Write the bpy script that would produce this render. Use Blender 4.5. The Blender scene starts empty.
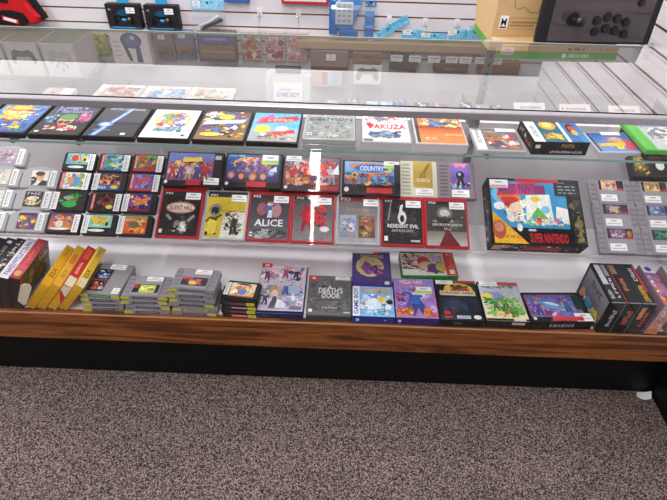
import bpy, bmesh, math, random
from mathutils import Matrix, Vector
COL = bpy.context.scene.collection
R = math.radians

# ------------------------------------------------------------------ colour
def lin(h):
    if not isinstance(h, str): return h
    h = h.lstrip('#')
    if len(h) == 3: h = ''.join(c * 2 for c in h)
    o = []
    for i in (0, 2, 4):
        v = int(h[i:i + 2], 16) / 255
        o.append(v / 12.92 if v < .04045 else ((v + .055) / 1.055) ** 2.4)
    return (o[0], o[1], o[2], 1.0)

# ------------------------------------------------------------------ materials (all procedural; colours ride on the mesh, noise varies them)
MATS = {}
def mat(name, rough=.5, coat=0., spec=.5, noise=.05, nscale=60, metal=0., bump=0., coat_rough=.05, busy=0.):
    if name in MATS: return MATS[name]
    m = bpy.data.materials.new(name); m.use_nodes = True; MATS[name] = m
    nt = m.node_tree; b = nt.nodes['Principled BSDF']
    at = nt.nodes.new('ShaderNodeAttribute'); at.attribute_name = 'Col'
    tc = nt.nodes.new('ShaderNodeTexCoord'); no = nt.nodes.new('ShaderNodeTexNoise')
    no.inputs['Scale'].default_value = nscale; no.inputs['Detail'].default_value = 4
    nt.links.new(tc.outputs['Object'], no.inputs['Vector'])
    mr = nt.nodes.new('ShaderNodeMapRange')
    mr.inputs['To Min'].default_value = 1 - noise * 2; mr.inputs['To Max'].default_value = 1 + noise * 2
    nt.links.new(no.outputs['Fac'], mr.inputs['Value'])
    mx = nt.nodes.new('ShaderNodeVectorMath'); mx.operation = 'SCALE'
    nt.links.new(at.outputs['Color'], mx.inputs[0]); nt.links.new(mr.outputs['Result'], mx.inputs['Scale'])
    last = mx
    if busy:   # fine printed detail wherever the mesh's alpha marks busy artwork
        vo = nt.nodes.new('ShaderNodeTexVoronoi'); vo.inputs['Scale'].default_value = 260; nt.links.new(tc.outputs['Object'], vo.inputs['Vector'])
        sb = nt.nodes.new('ShaderNodeVectorMath'); sb.operation = 'MULTIPLY_ADD'
        sb.inputs[1].default_value = (busy * 1.6,) * 3; sb.inputs[2].default_value = (1 - busy * .8,) * 3
        nt.links.new(vo.outputs['Color'], sb.inputs[0])
        mm = nt.nodes.new('ShaderNodeMix'); mm.data_type = 'VECTOR'; mm.inputs[4].default_value = (0, 0, 0)
        nt.links.new(at.outputs['Alpha'], mm.inputs[0]); nt.links.new(sb.outputs[0], mm.inputs[4]); mm.inputs[5].default_value = (1, 1, 1)
        m3 = nt.nodes.new('ShaderNodeVectorMath'); m3.operation = 'MULTIPLY'
        nt.links.new(mx.outputs[0], m3.inputs[0]); nt.links.new(mm.outputs[1], m3.inputs[1]); last = m3
    nt.links.new(last.outputs['Vector'], b.inputs['Base Color'])
    b.inputs['Roughness'].default_value = rough; b.inputs['Metallic'].default_value = metal
    b.inputs['Specular IOR Level'].default_value = spec
    b.inputs['Coat Weight'].default_value = coat; b.inputs['Coat Roughness'].default_value = coat_rough
    if bump:
        bp = nt.nodes.new('ShaderNodeBump'); bp.inputs['Strength'].default_value = bump; bp.inputs['Distance'].default_value = .001
        nt.links.new(no.outputs['Fac'], bp.inputs['Height']); nt.links.new(bp.outputs['Normal'], b.inputs['Normal'])
    return m
PRINT = mat('printed_paper_under_film', .45, .8, .2, .1, 45, coat_rough=.04, busy=.75)
CARD = mat('printed_cardboard', .5, .08, .2, .1, 45, busy=.7)
CASE = mat('glossy_case_plastic', .3, .25, .35, .02)
PLAST = mat('moulded_plastic', .5, 0, .3, .05, 120)
PAPER = mat('paper', .7, 0, .2, .02)
PAINT = mat('painted_board', .55, 0, .3, .02, 8)
METAL = mat('brushed_aluminium', .38, 0, .5, .04, 90, metal=.75)
BLACKM = mat('black_laminate', .55, 0, .25, .1, 30)
FABRIC = mat('woven_fabric', .8, 0, .2, .12, 200, bump=.3)
KRAFT = mat('kraft_cardboard', .75, 0, .2, .05, 40)

def thin_glass(name, tint=(.985, .985, .985, 1), gain=1.7, haze=0., rough=0., ior=1.5):
    m = bpy.data.materials.new(name); m.use_nodes = True; nt = m.node_tree; nt.nodes.clear()
    out = nt.nodes.new('ShaderNodeOutputMaterial'); fr = nt.nodes.new('ShaderNodeFresnel'); fr.inputs['IOR'].default_value = ior
    ge = nt.nodes.new('ShaderNodeNewGeometry')
    # a thin sheet: use the angle on whichever face is hit
    mu = nt.nodes.new('ShaderNodeMath'); mu.operation = 'MULTIPLY'; mu.use_clamp = True; mu.inputs[1].default_value = gain
    lw = nt.nodes.new('ShaderNodeLayerWeight')
    tr = nt.nodes.new('ShaderNodeBsdfTransparent'); tr.inputs['Color'].default_value = tint
    gl = nt.nodes.new('ShaderNodeBsdfGlossy'); gl.inputs['Roughness'].default_value = rough; gl.inputs['Color'].default_value = (1, 1, 1, 1)
    # Schlick from the absolute facing term so that both faces of the sheet behave the same
    dp = nt.nodes.new('ShaderNodeVectorMath'); dp.operation = 'DOT_PRODUCT'
    nt.links.new(ge.outputs['Normal'], dp.inputs[0]); nt.links.new(ge.outputs['Incoming'], dp.inputs[1])
    ab = nt.nodes.new('ShaderNodeMath'); ab.operation = 'ABSOLUTE'; nt.links.new(dp.outputs['Value'], ab.inputs[0])
    om = nt.nodes.new('ShaderNodeMath'); om.operation = 'SUBTRACT'; om.inputs[0].default_value = 1; nt.links.new(ab.outputs[0], om.inputs[1])
    pw = nt.nodes.new('ShaderNodeMath'); pw.operation = 'POWER'; pw.inputs[1].default_value = 5; nt.links.new(om.outputs[0], pw.inputs[0])
    ma = nt.nodes.new('ShaderNodeMath'); ma.operation = 'MULTIPLY_ADD'; ma.inputs[1].default_value = .96; ma.inputs[2].default_value = .04
    nt.links.new(pw.outputs[0], ma.inputs[0]); nt.links.new(ma.outputs[0], mu.inputs[0])
    mix = nt.nodes.new('ShaderNodeMixShader')
    nt.links.new(mu.outputs[0], mix.inputs[0]); nt.links.new(tr.outputs[0], mix.inputs[1]); nt.links.new(gl.outputs[0], mix.inputs[2])
    last = mix
    if haze:
        no = nt.nodes.new('ShaderNodeTexNoise'); no.inputs['Scale'].default_value = 3
        hm = nt.nodes.new('ShaderNodeMath'); hm.operation = 'MULTIPLY'; hm.inputs[1].default_value = haze * 2
        nt.links.new(no.outputs['Fac'], hm.inputs[0])
        di = nt.nodes.new('ShaderNodeBsdfDiffuse'); di.inputs['Color'].default_value = (.9, .9, .9, 1)
        m2 = nt.nodes.new('ShaderNodeMixShader'); nt.links.new(hm.outputs[0], m2.inputs[0])
        nt.links.new(mix.outputs[0], m2.inputs[1]); nt.links.new(di.outputs[0], m2.inputs[2]); last = m2
    nt.links.new(last.outputs[0], out.inputs['Surface'])
    return m
GLASS_TOP = thin_glass('counter_top_glass', tint=(.80, .79, .77, 1), gain=2.3, haze=.015)
GLASS = thin_glass('case_front_glass', gain=1.0)
SHELFG = thin_glass('shelf_glass', tint=(.985, .985, .985, 1), gain=1.0)
FILM = thin_glass('clear_bag_film', tint=(.93, .95, .97, 1), gain=2.2, rough=.15, haze=.05)

def simple(name, build):
    m = bpy.data.materials.new(name); m.use_nodes = True; build(m.node_tree, m.node_tree.nodes['Principled BSDF']); return m
def _carpet(nt, b):
    tc = nt.nodes.new('ShaderNodeTexCoord')
    vo = nt.nodes.new('ShaderNodeTexVoronoi'); vo.inputs['Scale'].default_value = 300
    no = nt.nodes.new('ShaderNodeTexNoise'); no.inputs['Scale'].default_value = 220; no.inputs['Detail'].default_value = 3
    big = nt.nodes.new('ShaderNodeTexNoise'); big.inputs['Scale'].default_value = 2.2
    for n in (vo, no, big): nt.links.new(tc.outputs['Object'], n.inputs['Vector'])
    sp = nt.nodes.new('ShaderNodeSeparateColor'); nt.links.new(vo.outputs['Color'], sp.inputs[0])
    add = nt.nodes.new('ShaderNodeMath'); add.operation = 'MULTIPLY_ADD'; add.inputs[1].default_value = .55
    nt.links.new(sp.outputs[0], add.inputs[0]); nt.links.new(no.outputs['Fac'], add.inputs[2])
    cr = nt.nodes.new('ShaderNodeValToRGB'); e = cr.color_ramp.elements
    e[0].position = .46; e[0].color = lin('0a0809'); e[1].position = 1.1; e[1].color = lin('a39189')
    x = e.new(.64); x.color = lin('4a3f3d'); x = e.new(.85); x.color = lin('716460')
    nt.links.new(add.outputs[0], cr.inputs['Fac'])
    mr = nt.nodes.new('ShaderNodeMapRange'); mr.inputs['To Min'].default_value = .78; mr.inputs['To Max'].default_value = 1.18
    nt.links.new(big.outputs['Fac'], mr.inputs['Value'])
    sc = nt.nodes.new('ShaderNodeVectorMath'); sc.operation = 'SCALE'
    nt.links.new(cr.outputs['Color'], sc.inputs[0]); nt.links.new(mr.outputs['Result'], sc.inputs['Scale'])
    nt.links.new(sc.outputs['Vector'], b.inputs['Base Color'])
    b.inputs['Roughness'].default_value = .95; b.inputs['Specular IOR Level'].default_value = .1
    bp = nt.nodes.new('ShaderNodeBump'); bp.inputs['Strength'].default_value = .6; bp.inputs['Distance'].default_value = .004
    nt.links.new(add.outputs[0], bp.inputs['Height']); nt.links.new(bp.outputs['Normal'], b.inputs['Normal'])
CARPET = simple('speckled_loop_carpet', _carpet)
def _wood(nt, b):
    tc = nt.nodes.new('ShaderNodeTexCoord')
    def nz(sc, detail, dist):
        mp = nt.nodes.new('ShaderNodeMapping'); mp.inputs['Scale'].default_value = sc; nt.links.new(tc.outputs['Object'], mp.inputs['Vector'])
        n = nt.nodes.new('ShaderNodeTexNoise'); n.inputs['Scale'].default_value = 1; n.inputs['Detail'].default_value = detail; n.inputs['Distortion'].default_value = dist
        nt.links.new(mp.outputs[0], n.inputs['Vector']); return n
    big = nz((1.6, 3, 26), 3, 1.4); fine = nz((9, 20, 330), 4, .2)
    mu = nt.nodes.new('ShaderNodeMath'); mu.operation = 'MULTIPLY'; mu.inputs[1].default_value = 5.5; nt.links.new(big.outputs['Fac'], mu.inputs[0])
    sn = nt.nodes.new('ShaderNodeMath'); sn.operation = 'PINGPONG'; sn.inputs[1].default_value = 1; nt.links.new(mu.outputs[0], sn.inputs[0])
    ad = nt.nodes.new('ShaderNodeMath'); ad.operation = 'MULTIPLY_ADD'; ad.inputs[1].default_value = .42; nt.links.new(sn.outputs[0], ad.inputs[0])
    f2 = nt.nodes.new('ShaderNodeMath'); f2.operation = 'MULTIPLY'; f2.inputs[1].default_value = .62; nt.links.new(fine.outputs['Fac'], f2.inputs[0]); nt.links.new(f2.outputs[0], ad.inputs[2])
    cr = nt.nodes.new('ShaderNodeValToRGB'); e = cr.color_ramp.elements
    e[0].position = .2; e[0].color = lin('381b0c'); e[1].position = .8; e[1].color = lin('9c5f31')
    x = e.new(.4); x.color = lin('5f3316'); x = e.new(.58); x.color = lin('7f4822')
    nt.links.new(ad.outputs[0], cr.inputs['Fac']); nt.links.new(cr.outputs['Color'], b.inputs['Base Color'])
    b.inputs['Roughness'].default_value = .4; b.inputs['Specular IOR Level'].default_value = .35
WOOD = simple('stained_oak_veneer', _wood)

# ------------------------------------------------------------------ mesh builder
_TXT = {}
def text_geo(s):
    if s not in _TXT:
        c = bpy.data.curves.new('lettering', 'FONT'); c.body = s; c.resolution_u = 2; c.offset = .018
        o = bpy.data.objects.new('lettering', c); m = o.to_mesh()
        vs = [(v.co.x, v.co.y) for v in m.vertices]; fs = [tuple(p.vertices) for p in m.polygons]
        o.to_mesh_clear(); bpy.data.objects.remove(o); bpy.data.curves.remove(c)
        xs = [v[0] for v in vs]; ys = [v[1] for v in vs]
        x0, x1, y0, y1 = min(xs), max(xs), min(ys), max(ys)
        _TXT[s] = ([((x - x0) / (x1 - x0), (y - y0) / (y1 - y0)) for x, y in vs], fs)
    return _TXT[s]

class MB:
    def __init__(self): self.v = []; self.f = []; self.c = []; self.M = Matrix.Identity(4); self.z = 0.; self.smooth = set()
    def at(self, M): self.M = M; self.z = 0.; return self
    def add(self, vs, fs, cols, smooth=False):
        b = len(self.v)
        for p in vs: self.v.append(tuple(self.M @ Vector(p)))
        if isinstance(cols, list): self.c += [lin(x) for x in cols]
        else: self.c += [lin(cols)] * len(vs)
        for f in fs:
            if smooth: self.smooth.add(len(self.f))
            self.f.append(tuple(b + i for i in f))
        return self
    def bm(self, bm, col, smooth=False):
        bm.verts.index_update()
        self.add([v.co[:] for v in bm.verts], [[v.index for v in f.verts] for f in bm.faces], col, smooth); bm.free(); return self
    def box(self, x0, y0, z0, x1, y1, z1, col, bev=0, seg=1):
        bm = bmesh.new(); bmesh.ops.create_cube(bm, size=1)
        for v in bm.verts:
            v.co = Vector(((x0 + x1) / 2 + v.co.x * (x1 - x0), (y0 + y1) / 2 + v.co.y * (y1 - y0), (z0 + z1) / 2 + v.co.z * (z1 - z0)))
        if bev: bmesh.ops.bevel(bm, geom=bm.edges[:], offset=bev, segments=seg, affect='EDGES', profile=.5)
        return self.bm(bm, col)
    def prism(self, pts, z0, z1, col, bev=0, seg=2, taper=1.):
        bm = bmesh.new(); n = len(pts)
        cx = sum(p[0] for p in pts) / n; cy = sum(p[1] for p in pts) / n
        lo = [bm.verts.new((x, y, z0)) for x, y in pts]
        hi = [bm.verts.new((cx + (x - cx) * taper, cy + (y - cy) * taper, z1)) for x, y in pts]
        bm.faces.new(lo[::-1]); top = bm.faces.new(hi)
        for i in range(n): bm.faces.new((lo[i], lo[(i + 1) % n], hi[(i + 1) % n], hi[i]))
        if bev: bmesh.ops.bevel(bm, geom=list(top.edges), offset=bev, segments=seg, affect='EDGES', profile=.5)
        return self.bm(bm, col)
    def cyl(self, p0, p1, r0, r1, col, n=12):
        p0 = Vector(p0); p1 = Vector(p1); d = (p1 - p0).normalized(); a = d.orthogonal().normalized(); b = d.cross(a)
        vs = []; 
        for p, r in ((p0, r0), (p1, r1)):
            for i in range(n): t = 2 * math.pi * i / n; vs.append(tuple(p + a * r * math.cos(t) + b * r * math.sin(t)))
        fs = [(i, (i + 1) % n, n + (i + 1) % n, n + i) for i in range(n)]
        self.add(vs, fs, col, True); self.add(vs[:n], [tuple(range(n))[::-1]], col); self.add(vs[n:], [tuple(range(n))], col); return self
    def tube(self, pts, r, col, n=8):
        pts = [Vector(p) for p in pts]
        for a, b in zip(pts, pts[1:]): self.cyl(a, b, r, r, col, n)
        return self
    def ball(self, c, r, col, sz=1):
        bm = bmesh.new(); bmesh.ops.create_uvsphere(bm, u_segments=16, v_segments=10, radius=r)
        for v in bm.verts: v.co.z *= sz; v.co += Vector(c)
        return self.bm(bm, col, True)
    # flat layers, each a hair above the last, for printed art
    def lay(self): self.z += 2.5e-5; return self.z
    def poly(self, pts, col): z = self.lay(); return self.add([(x, y, z) for x, y in pts], [tuple(range(len(pts)))], col)
    def rect(self, x0, y0, x1, y1, col): return self.poly([(x0, y0), (x1, y0), (x1, y1), (x0, y1)], col)
    def ell(self, cx, cy, rx, ry, col, n=14, a=0.):
        ca, sa = math.cos(a), math.sin(a)
        return self.poly([(cx + rx * math.cos(t) * ca - ry * math.sin(t) * sa, cy + rx * math.cos(t) * sa + ry * math.sin(t) * ca) for t in (2 * math.pi * i / n for i in range(n))], col)
    def text(self, s, x0, y0, x1, y1, col, vert=False):
        vs, fs = text_geo(s); z = self.lay()
        if vert: return self.add([(x1 - v * (x1 - x0), y0 + u * (y1 - y0), z) for u, v in vs], fs, col)
        return self.add([(x0 + u * (x1 - x0), y0 + v * (y1 - y0), z) for u, v in vs], fs, col)
    def art(self, x0, y0, w, h, spec):
        X = lambda u: x0 + u * w; Y = lambda v: y0 + v * h
        B = lambda c, al: lin(c)[:3] + (al,)
        for s in spec:
            k = s[0]
            if k == 'r': self.rect(X(s[1]), Y(s[2]), X(s[3]), Y(s[4]), s[5])
            elif k == 'g':
                z = self.lay(); a, b = B(s[5], .7), B(s[6], .7)
                self.add([(X(s[1]), Y(s[2]), z), (X(s[3]), Y(s[2]), z), (X(s[3]), Y(s[4]), z), (X(s[1]), Y(s[4]), z)], [(0, 1, 2, 3)], [a, a, b, b])
            elif k == 'e': self.ell(X(s[1]), Y(s[2]), s[3] * w, s[4] * h, B(s[5], .6), a=s[6] if len(s) > 6 else 0.)
            elif k == 'p': self.poly([(X(u), Y(v)) for u, v in s[1]], B(s[2], .6))
            elif k == 't': self.text(s[1], X(s[2]), Y(s[3]), X(s[4]), Y(s[5]), s[6])
            elif k == 'T': self.text(s[1], X(s[2]), Y(s[3]), X(s[4]), Y(s[5]), s[6], True)
            elif k in 'qQ':   # lettering too small to read: uneven upright and cross strokes
                _, n, u0, v0, u1, v1, c = s; rn = random.Random(n * 31 + int(u0 * 97) + int(v0 * 89)); z = self.lay()
                def stroke(a0, b0, a1, b1):
                    P = [(a0, b0), (a1, b0), (a1, b1), (a0, b1)]
                    if k == 'q': P = [(u0 + a * (u1 - u0), v0 + b * (v1 - v0)) for a, b in P]
                    else: P = [(u1 - b * (u1 - u0), v0 + a * (v1 - v0)) for a, b in P]
                    self.add([(X(u), Y(v), z) for u, v in P], [(0, 1, 2, 3)], c)
                for i in range(n):
                    g0 = (i + .1) / n; g1 = (i + .86) / n; tw = (g1 - g0) * .32
                    stroke(g0, rn.uniform(0, .2), g0 + tw, rn.uniform(.8, 1))
                    if rn.random() < .7: stroke(g1 - tw, rn.uniform(0, .4), g1, rn.uniform(.65, 1))
                    for b in rn.sample((.05, .42, .8), rn.choice((1, 2))): stroke(g0, b, g1, b + .16)
            elif k == 's':
                self.poly([(X(s[1]) + (s[3] if i % 2 == 0 else s[3] * .45) * w * math.sin(math.pi * i / 6), Y(s[2]) + (s[3] if i % 2 == 0 else s[3] * .45) * w * math.cos(math.pi * i / 6)) for i in range(12)], s[4])
            elif k == 'b':   # a busy patch of paint-like blobs
                _, seed, n, pal, u0, v0, u1, v1, sa, sb = s; rn = random.Random(seed); pal = pal.split()
                A = lambda c, f=1., al=.35: tuple(min(1, x * f) for x in lin(c)[:3]) + (al,)
                zone = [[rn.choice(pal) for _ in range(4)] for _ in range(4)]
                for num, sz, vary, al in ((n, 1.15, 0, .4), (int(n * 1.1), .6, .3, .2), (int(n * 1.6), .3, 1, .3)):
                    for i in range(num):
                        ra = rn.uniform(sa, sb) * w * sz; rb = ra * rn.uniform(.35, .9); ang = rn.uniform(0, 3.14)
                        ex = math.hypot(ra * math.cos(ang), rb * math.sin(ang)); ey = math.hypot(ra * math.sin(ang), rb * math.cos(ang))
                        ax0, ax1, ay0, ay1 = X(u0) + ex, X(u1) - ex, Y(v0) + ey, Y(v1) - ey
                        if ax1 <= ax0 or ay1 <= ay0: continue
                        fx, fy = rn.random(), rn.random(); cx = ax0 + fx * (ax1 - ax0); cy = ay0 + fy * (ay1 - ay0)
                        c = zone[int(fx * 3.99)][int(fy * 3.99)] if rn.random() < .72 else rn.choice(pal)
                        f = 1. if not vary else (rn.choice((.3, .55, 1.35, .75)) if vary == 1 else rn.choice((.7, 1., 1.2)))
                        self.z -= 2e-5
                        if rn.random() < .5: self.ell(cx, cy, ra, rb, A(c, f, al), 10, ang)
                        else: self.poly([(cx + ra * rn.uniform(.5, 1) * .9 * math.cos(t + .3), cy + rb * rn.uniform(.5, 1) * .9 * math.sin(t + .3)) for t in (0, 1.3, 2.5, 3.6, 5.1)], A(c, f, al))
            elif k == 'f':   # a plain posed figure: legs, coat, arms, head, hair
                _, seed, u, v, hh, skin, hair, cloth = s; rn = random.Random(seed); H = hh * h; x, y = X(u), Y(v); q = rn.uniform(-.06, .06) * H
                A = lambda c, f=1.: tuple(min(1, t * f) for t in lin(c)[:3]) + (.6,)
                def limb(xa, ya, xb, yb, ta, tb, c):
                    d = Vector((xb - xa, yb - ya)).normalized().orthogonal(); self.poly([(xa - d.x * ta, ya - d.y * ta), (xb - d.x * tb, yb - d.y * tb), (xb + d.x * tb, yb + d.y * tb), (xa + d.x * ta, ya + d.y * ta)], c)
                for sg in (-1, 1): limb(x + sg * .06 * H, y + .42 * H, x + sg * rn.uniform(.08, .2) * H, y, .065 * H, .04 * H, A(cloth, .55))
                for sg in (-1, 1): limb(x + sg * .12 * H + q, y + .74 * H, x + sg * rn.uniform(.2, .34) * H, y + rn.uniform(.42, .9) * H, .05 * H, .035 * H, A(cloth if seed % 2 else skin, .85))
                self.poly([(x - .1 * H, y + .38 * H), (x + .1 * H, y + .38 * H), (x + .15 * H + q, y + .76 * H), (x - .15 * H + q, y + .76 * H)], A(cloth))
                self.ell(x + q, y + .9 * H, .1 * H, .08 * H, A(hair), 10); self.ell(x + q * 1.2, y + .86 * H, .07 * H, .085 * H, A(skin), 10)
            elif k == 'l':   # line of small type as a row of dashes
                _, seed, u0, v0, u1, v1, c = s; rn = random.Random(seed); u = u0; z = self.lay()
                while u < u1:
                    d = min(rn.uniform(.02, .06) * 1.2, u1 - u)
                    self.add([(X(u), Y(v0), z), (X(u + d), Y(v0), z), (X(u + d), Y(v1), z), (X(u), Y(v1), z)], [(0, 1, 2, 3)], c); u += d + .018
        return self
    def mesh(self, name):
        me = bpy.data.meshes.new(name); me.from_pydata(self.v, [], self.f)
        a = me.color_attributes.new('Col', 'FLOAT_COLOR', 'POINT')
        flat = [x for c in self.c for x in c]; a.data.foreach_set('color', flat)
        for i in self.smooth: me.polygons[i].use_smooth = True
        me.update(); return me
    def build(self, name, m, parent=None, label=None):
        return link(name, self.mesh(name), m, parent, label)

def link(name, me, m, parent=None, label=None):
    if not me.materials: me.materials.append(m)
    o = bpy.data.objects.new(name, me); COL.objects.link(o)
    if parent is not None: o.parent = parent
    if label: o['label'] = label
    return o
def thing(name, label, cat, loc=(0, 0, 0), rot=(0, 0, 0), group=None):
    o = bpy.data.objects.new(name, None); COL.objects.link(o); o.empty_display_size = .05
    o.location = loc; o.rotation_euler = rot; o['label'] = label; o['category'] = cat
    if group: o['group'] = group
    return o
def struct(name, mb, m, label=None):
    o = mb.build(name, m); o['kind'] = 'structure'
    if label: o['label'] = label
    return o
_CACHE = {}
def shared(key, fn):
    if key not in _CACHE: _CACHE[key] = fn()
    return _CACHE[key]

def sticker(parent, cx, cy, z, w=.043, h=.022, vert=False, style=0, rot=0.):
    """white price sticker: a bold line over a row of bars"""
    def mk():
        m = MB(); 
        if style == 1: m.rect(-w/2, -h/2, w/2, h/2, 'e9eff0').rect(-w/2, -h/2, w/2, -h/2 + h*.42, 'bfe06a')
        elif style == 2: m.rect(-w/2, -h/2, w/2, h/2, 'f0eff0').rect(-w/2, -h/2, w/2, -h/2 + h*.3, 'e9a2b8')
        else: m.rect(-w/2, -h/2, w/2, h/2, 'f1f1f2')
        rn = random.Random(int(w * 9999) + style)
        m.z += 2e-5
        if not vert:
            m.art(-w/2, -h/2, w, h, [('l', 3, .3, .62, .7, .8, '85868c'), ('l', 5, .1, .24, .9, .4, 'a2a3a8')])
        else:
            y = -.42
            while y < .4:
                d = rn.uniform(.03, .07); m.rect(-w*.3, y*h, w*.02, (y+d)*h, '84858b'); m.z -= 2.5e-5
                m.rect(w*.12, y*h, w*.3, (y+d*.8)*h, 'a8a8ae'); m.z -= 2.5e-5; y += d + .035
        return m.mesh('price_sticker')
    o = link('price_sticker', shared(('st', w, h, vert, style), mk), PAPER, parent)
    o.location = (cx, cy, z); o.rotation_euler = (0, 0, rot); return o

# ------------------------------------------------------------------ measured layout of the counter (metres)
ZTOP, ZDECK, ZWB = 1.049, .3565, .2347
S1Y, S1Z, S2Y, S2Z, TH = .1047, .8881, .1712, .5226, .4814
REAR = .46; XL, XR = -1.62, 1.13; BACKY = 2.0; RWX = 1.16
def on1(x, v, up=.0006): return (x, S1Y + v, S1Z + up), (0, 0, 0)
def on2(x, v, up=.0006):
    return (x, S2Y + v * math.cos(TH) - up * math.sin(TH), S2Z + v * math.sin(TH) + up * math.cos(TH)), (TH, 0, 0)
def ond(x, y, rz=0., up=.0006): return (x, y, ZDECK + up), (0, 0, rz)

# ------------------------------------------------------------------ setting
def groove_wall(mb, x_or_y, lo, hi, zs, ztop, axis, sign):
    """slat board: white faces with recessed brown grooves, running along one axis"""
    G, D = .0085, .012
    prof = [(0, 0.)]
    for z in zs: prof += [(z - G/2, 0), (z - G/2, D), (z + G/2, D), (z + G/2, 0)]
    prof.append((ztop, 0))
    for i, (a, b) in enumerate(zip(prof, prof[1:])):
        k = i % 4
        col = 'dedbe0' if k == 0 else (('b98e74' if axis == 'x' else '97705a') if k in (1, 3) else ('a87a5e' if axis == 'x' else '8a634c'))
        pts = []
        for (z, d), t in ((a, lo), (a, hi), (b, hi), (b, lo)):
            pts.append((t, x_or_y + d * sign, z) if axis == 'x' else (x_or_y + d * sign, t, z))
        mb.add(pts, [(0, 1, 2, 3)], col)
    return mb
zs_back = [.0645 + .0775 * k for k in range(20)]
struct('wall_back', groove_wall(MB(), BACKY, -4, RWX, [z for z in zs_back if .42 < z < .95], 1.0, 'x', 1), PAINT)
struct('wall_back', MB().box(-4, BACKY - .012, 1.0, RWX, BACKY + .03, 1.72, '4c443c'), PAINT)  # unseen dark band standing in for merchandise, added to darken the counter-glass reflection
struct('wall_back', MB().box(-4, BACKY - .02, 1.72, RWX, BACKY + .03, 2.9, 'fbfbfc'), PAINT)
zs_right = [.607 + .087 * k for k in range(-6, 12)]
struct('wall_right', groove_wall(MB(), RWX, -4, BACKY, zs_right, 2.9, 'y', 1), PAINT)
struct('floor', MB().box(-4, -4, -.05, 1.5, BACKY + .05, 0, '777777'), CARPET)
struct('ceiling', MB().box(-4, -4, 2.9, 1.5, BACKY + .05, 2.95, 'efefef'), PAINT)

# ------------------------------------------------------------------ the glass counter
case = thing('display_case', 'long glass-fronted display counter with wood-veneer base, black plinth and metal rail', 'display case')
MB().box(XL, 0, ZWB, RWX - .002, .022, ZDECK - .001, '80441f', .0015).build('wood_base_panel', WOOD, case)
MB().box(XL, -.001, ZDECK - .0035, XR, .004, ZDECK - .0003, 'a67a58').build('base_edge_strip', PAINT, case)
MB().box(XL, .05, 0, RWX - .002, .5, ZWB + .01, '050506').build('plinth', BLACKM, case, 'black recessed plinth')
MB().box(XL, .022, ZDECK - .02, XR, .52, ZDECK, 'f4f2f6').build('deck', PAINT, case, 'white bottom deck')
MB().box(XL, .52, ZWB, XR, .535, .775, 'e6e3e9').build('back_panel', PAINT, case, 'white back panel')
MB().box(XR, 0, ZWB, XR + .012, .53, .775, 'd0d1d4').build('end_panel', PAINT, case)
MB().add([(XL, .004, ZDECK), (XR, .004, ZDECK), (XR, .004, ZTOP - .02), (XL, .004, ZTOP - .02)], [(0, 1, 2, 3)], 'fff').build('front_glass', GLASS, case)
MB().add([(XL, .012, ZTOP), (XR, .012, ZTOP), (XR, REAR, ZTOP), (XL, REAR, ZTOP)], [(0, 1, 2, 3)], 'fff').build('top_glass', GLASS_TOP, case)
m = MB(); m.box(XL, REAR - .001, ZTOP - .006, XR, REAR + .001, ZTOP + .0005, 'a9b6b0'); m.build('glass_rear_edge', CASE, case)
m = MB()
m.box(XL, -.006, ZTOP - .016, XR, .012, ZTOP + .001, 'aaa7ac', .002)
m.build('front_rail', METAL, case, 'brushed metal front rail')
MB().box(XL, .0141, ZTOP - .012, XR, .0165, ZTOP + .0012, '1d1b1c').build('rail_gasket', BLACKM, case, 'thin black gasket')
# shelf 1
MB().add([(XL, S1Y, S1Z), (XR, S1Y, S1Z), (XR, .5, S1Z), (XL, .5, S1Z)], [(0, 1, 2, 3)], 'fff').build('upper_shelf_glass', SHELFG, case)
MB().box(XL, S1Y - .001, S1Z - .006, XR, S1Y, S1Z, '86aaa4').build('upper_shelf_edge', CASE, case, 'greenish polished glass edge')
# shelf 2, tilted
c2, s2 = math.cos(TH), math.sin(TH)
P2 = lambda x, v, n: (x, S2Y + v * c2 - n * s2, S2Z + v * s2 + n * c2)
MB().add([P2(XL, 0, 0), P2(XR, 0, 0), P2(XR, .375, 0), P2(XL, .375, 0)], [(0, 1, 2, 3)], 'fff').build('tilted_shelf_glass', SHELFG, case)
m = MB(); m.at(Matrix.Translation((0, S2Y, S2Z)) @ Matrix.Rotation(TH, 4, 'X'))
m.box(XL, -.0045, -.006, XR, -.0015, .012, 'c8cdd0'); m.build('tilted_shelf_lip', SHELFG, case)
m = MB(); m.at(Matrix.Translation((0, S2Y, S2Z)) @ Matrix.Rotation(TH, 4, 'X'))
m.box(XL, -.006, -.0075, XR, -.0005, -.0045, 'd9c9cf'); m.build('tilted_shelf_edge', CASE, case)
for bx in (.425,):
    m = MB(); m.box(bx - .012, .503, ZDECK, bx + .012, .519, 1.03, '8e9092', .001); m.box(bx - .026, .5, 1.02, bx + .026, .519, 1.036, 'b4b6b8', .001)
    for k in range(22): m.box(bx - .003, .5022, .4 + k * .028, bx + .003, .503, .412 + k * .028, '44484a')
    m.build('shelf_standard', METAL, case)
for bx in (-.845, -.675, .365, .96):
    m = MB(); m.prism([(S1Y + .004, -.001), (.5, -.001), (.5, -.055), (S1Y + .02, -.014)], -.002, .002, '6c6e6c')
    o = m.build('shelf_bracket', METAL, case)
    o.matrix_local = Matrix.Translation((bx, 0, S1Z - .0075)) @ Matrix(((0, 0, 1, 0), (1, 0, 0, 0), (0, 1, 0, 0), (0, 0, 0, 1)))

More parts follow.
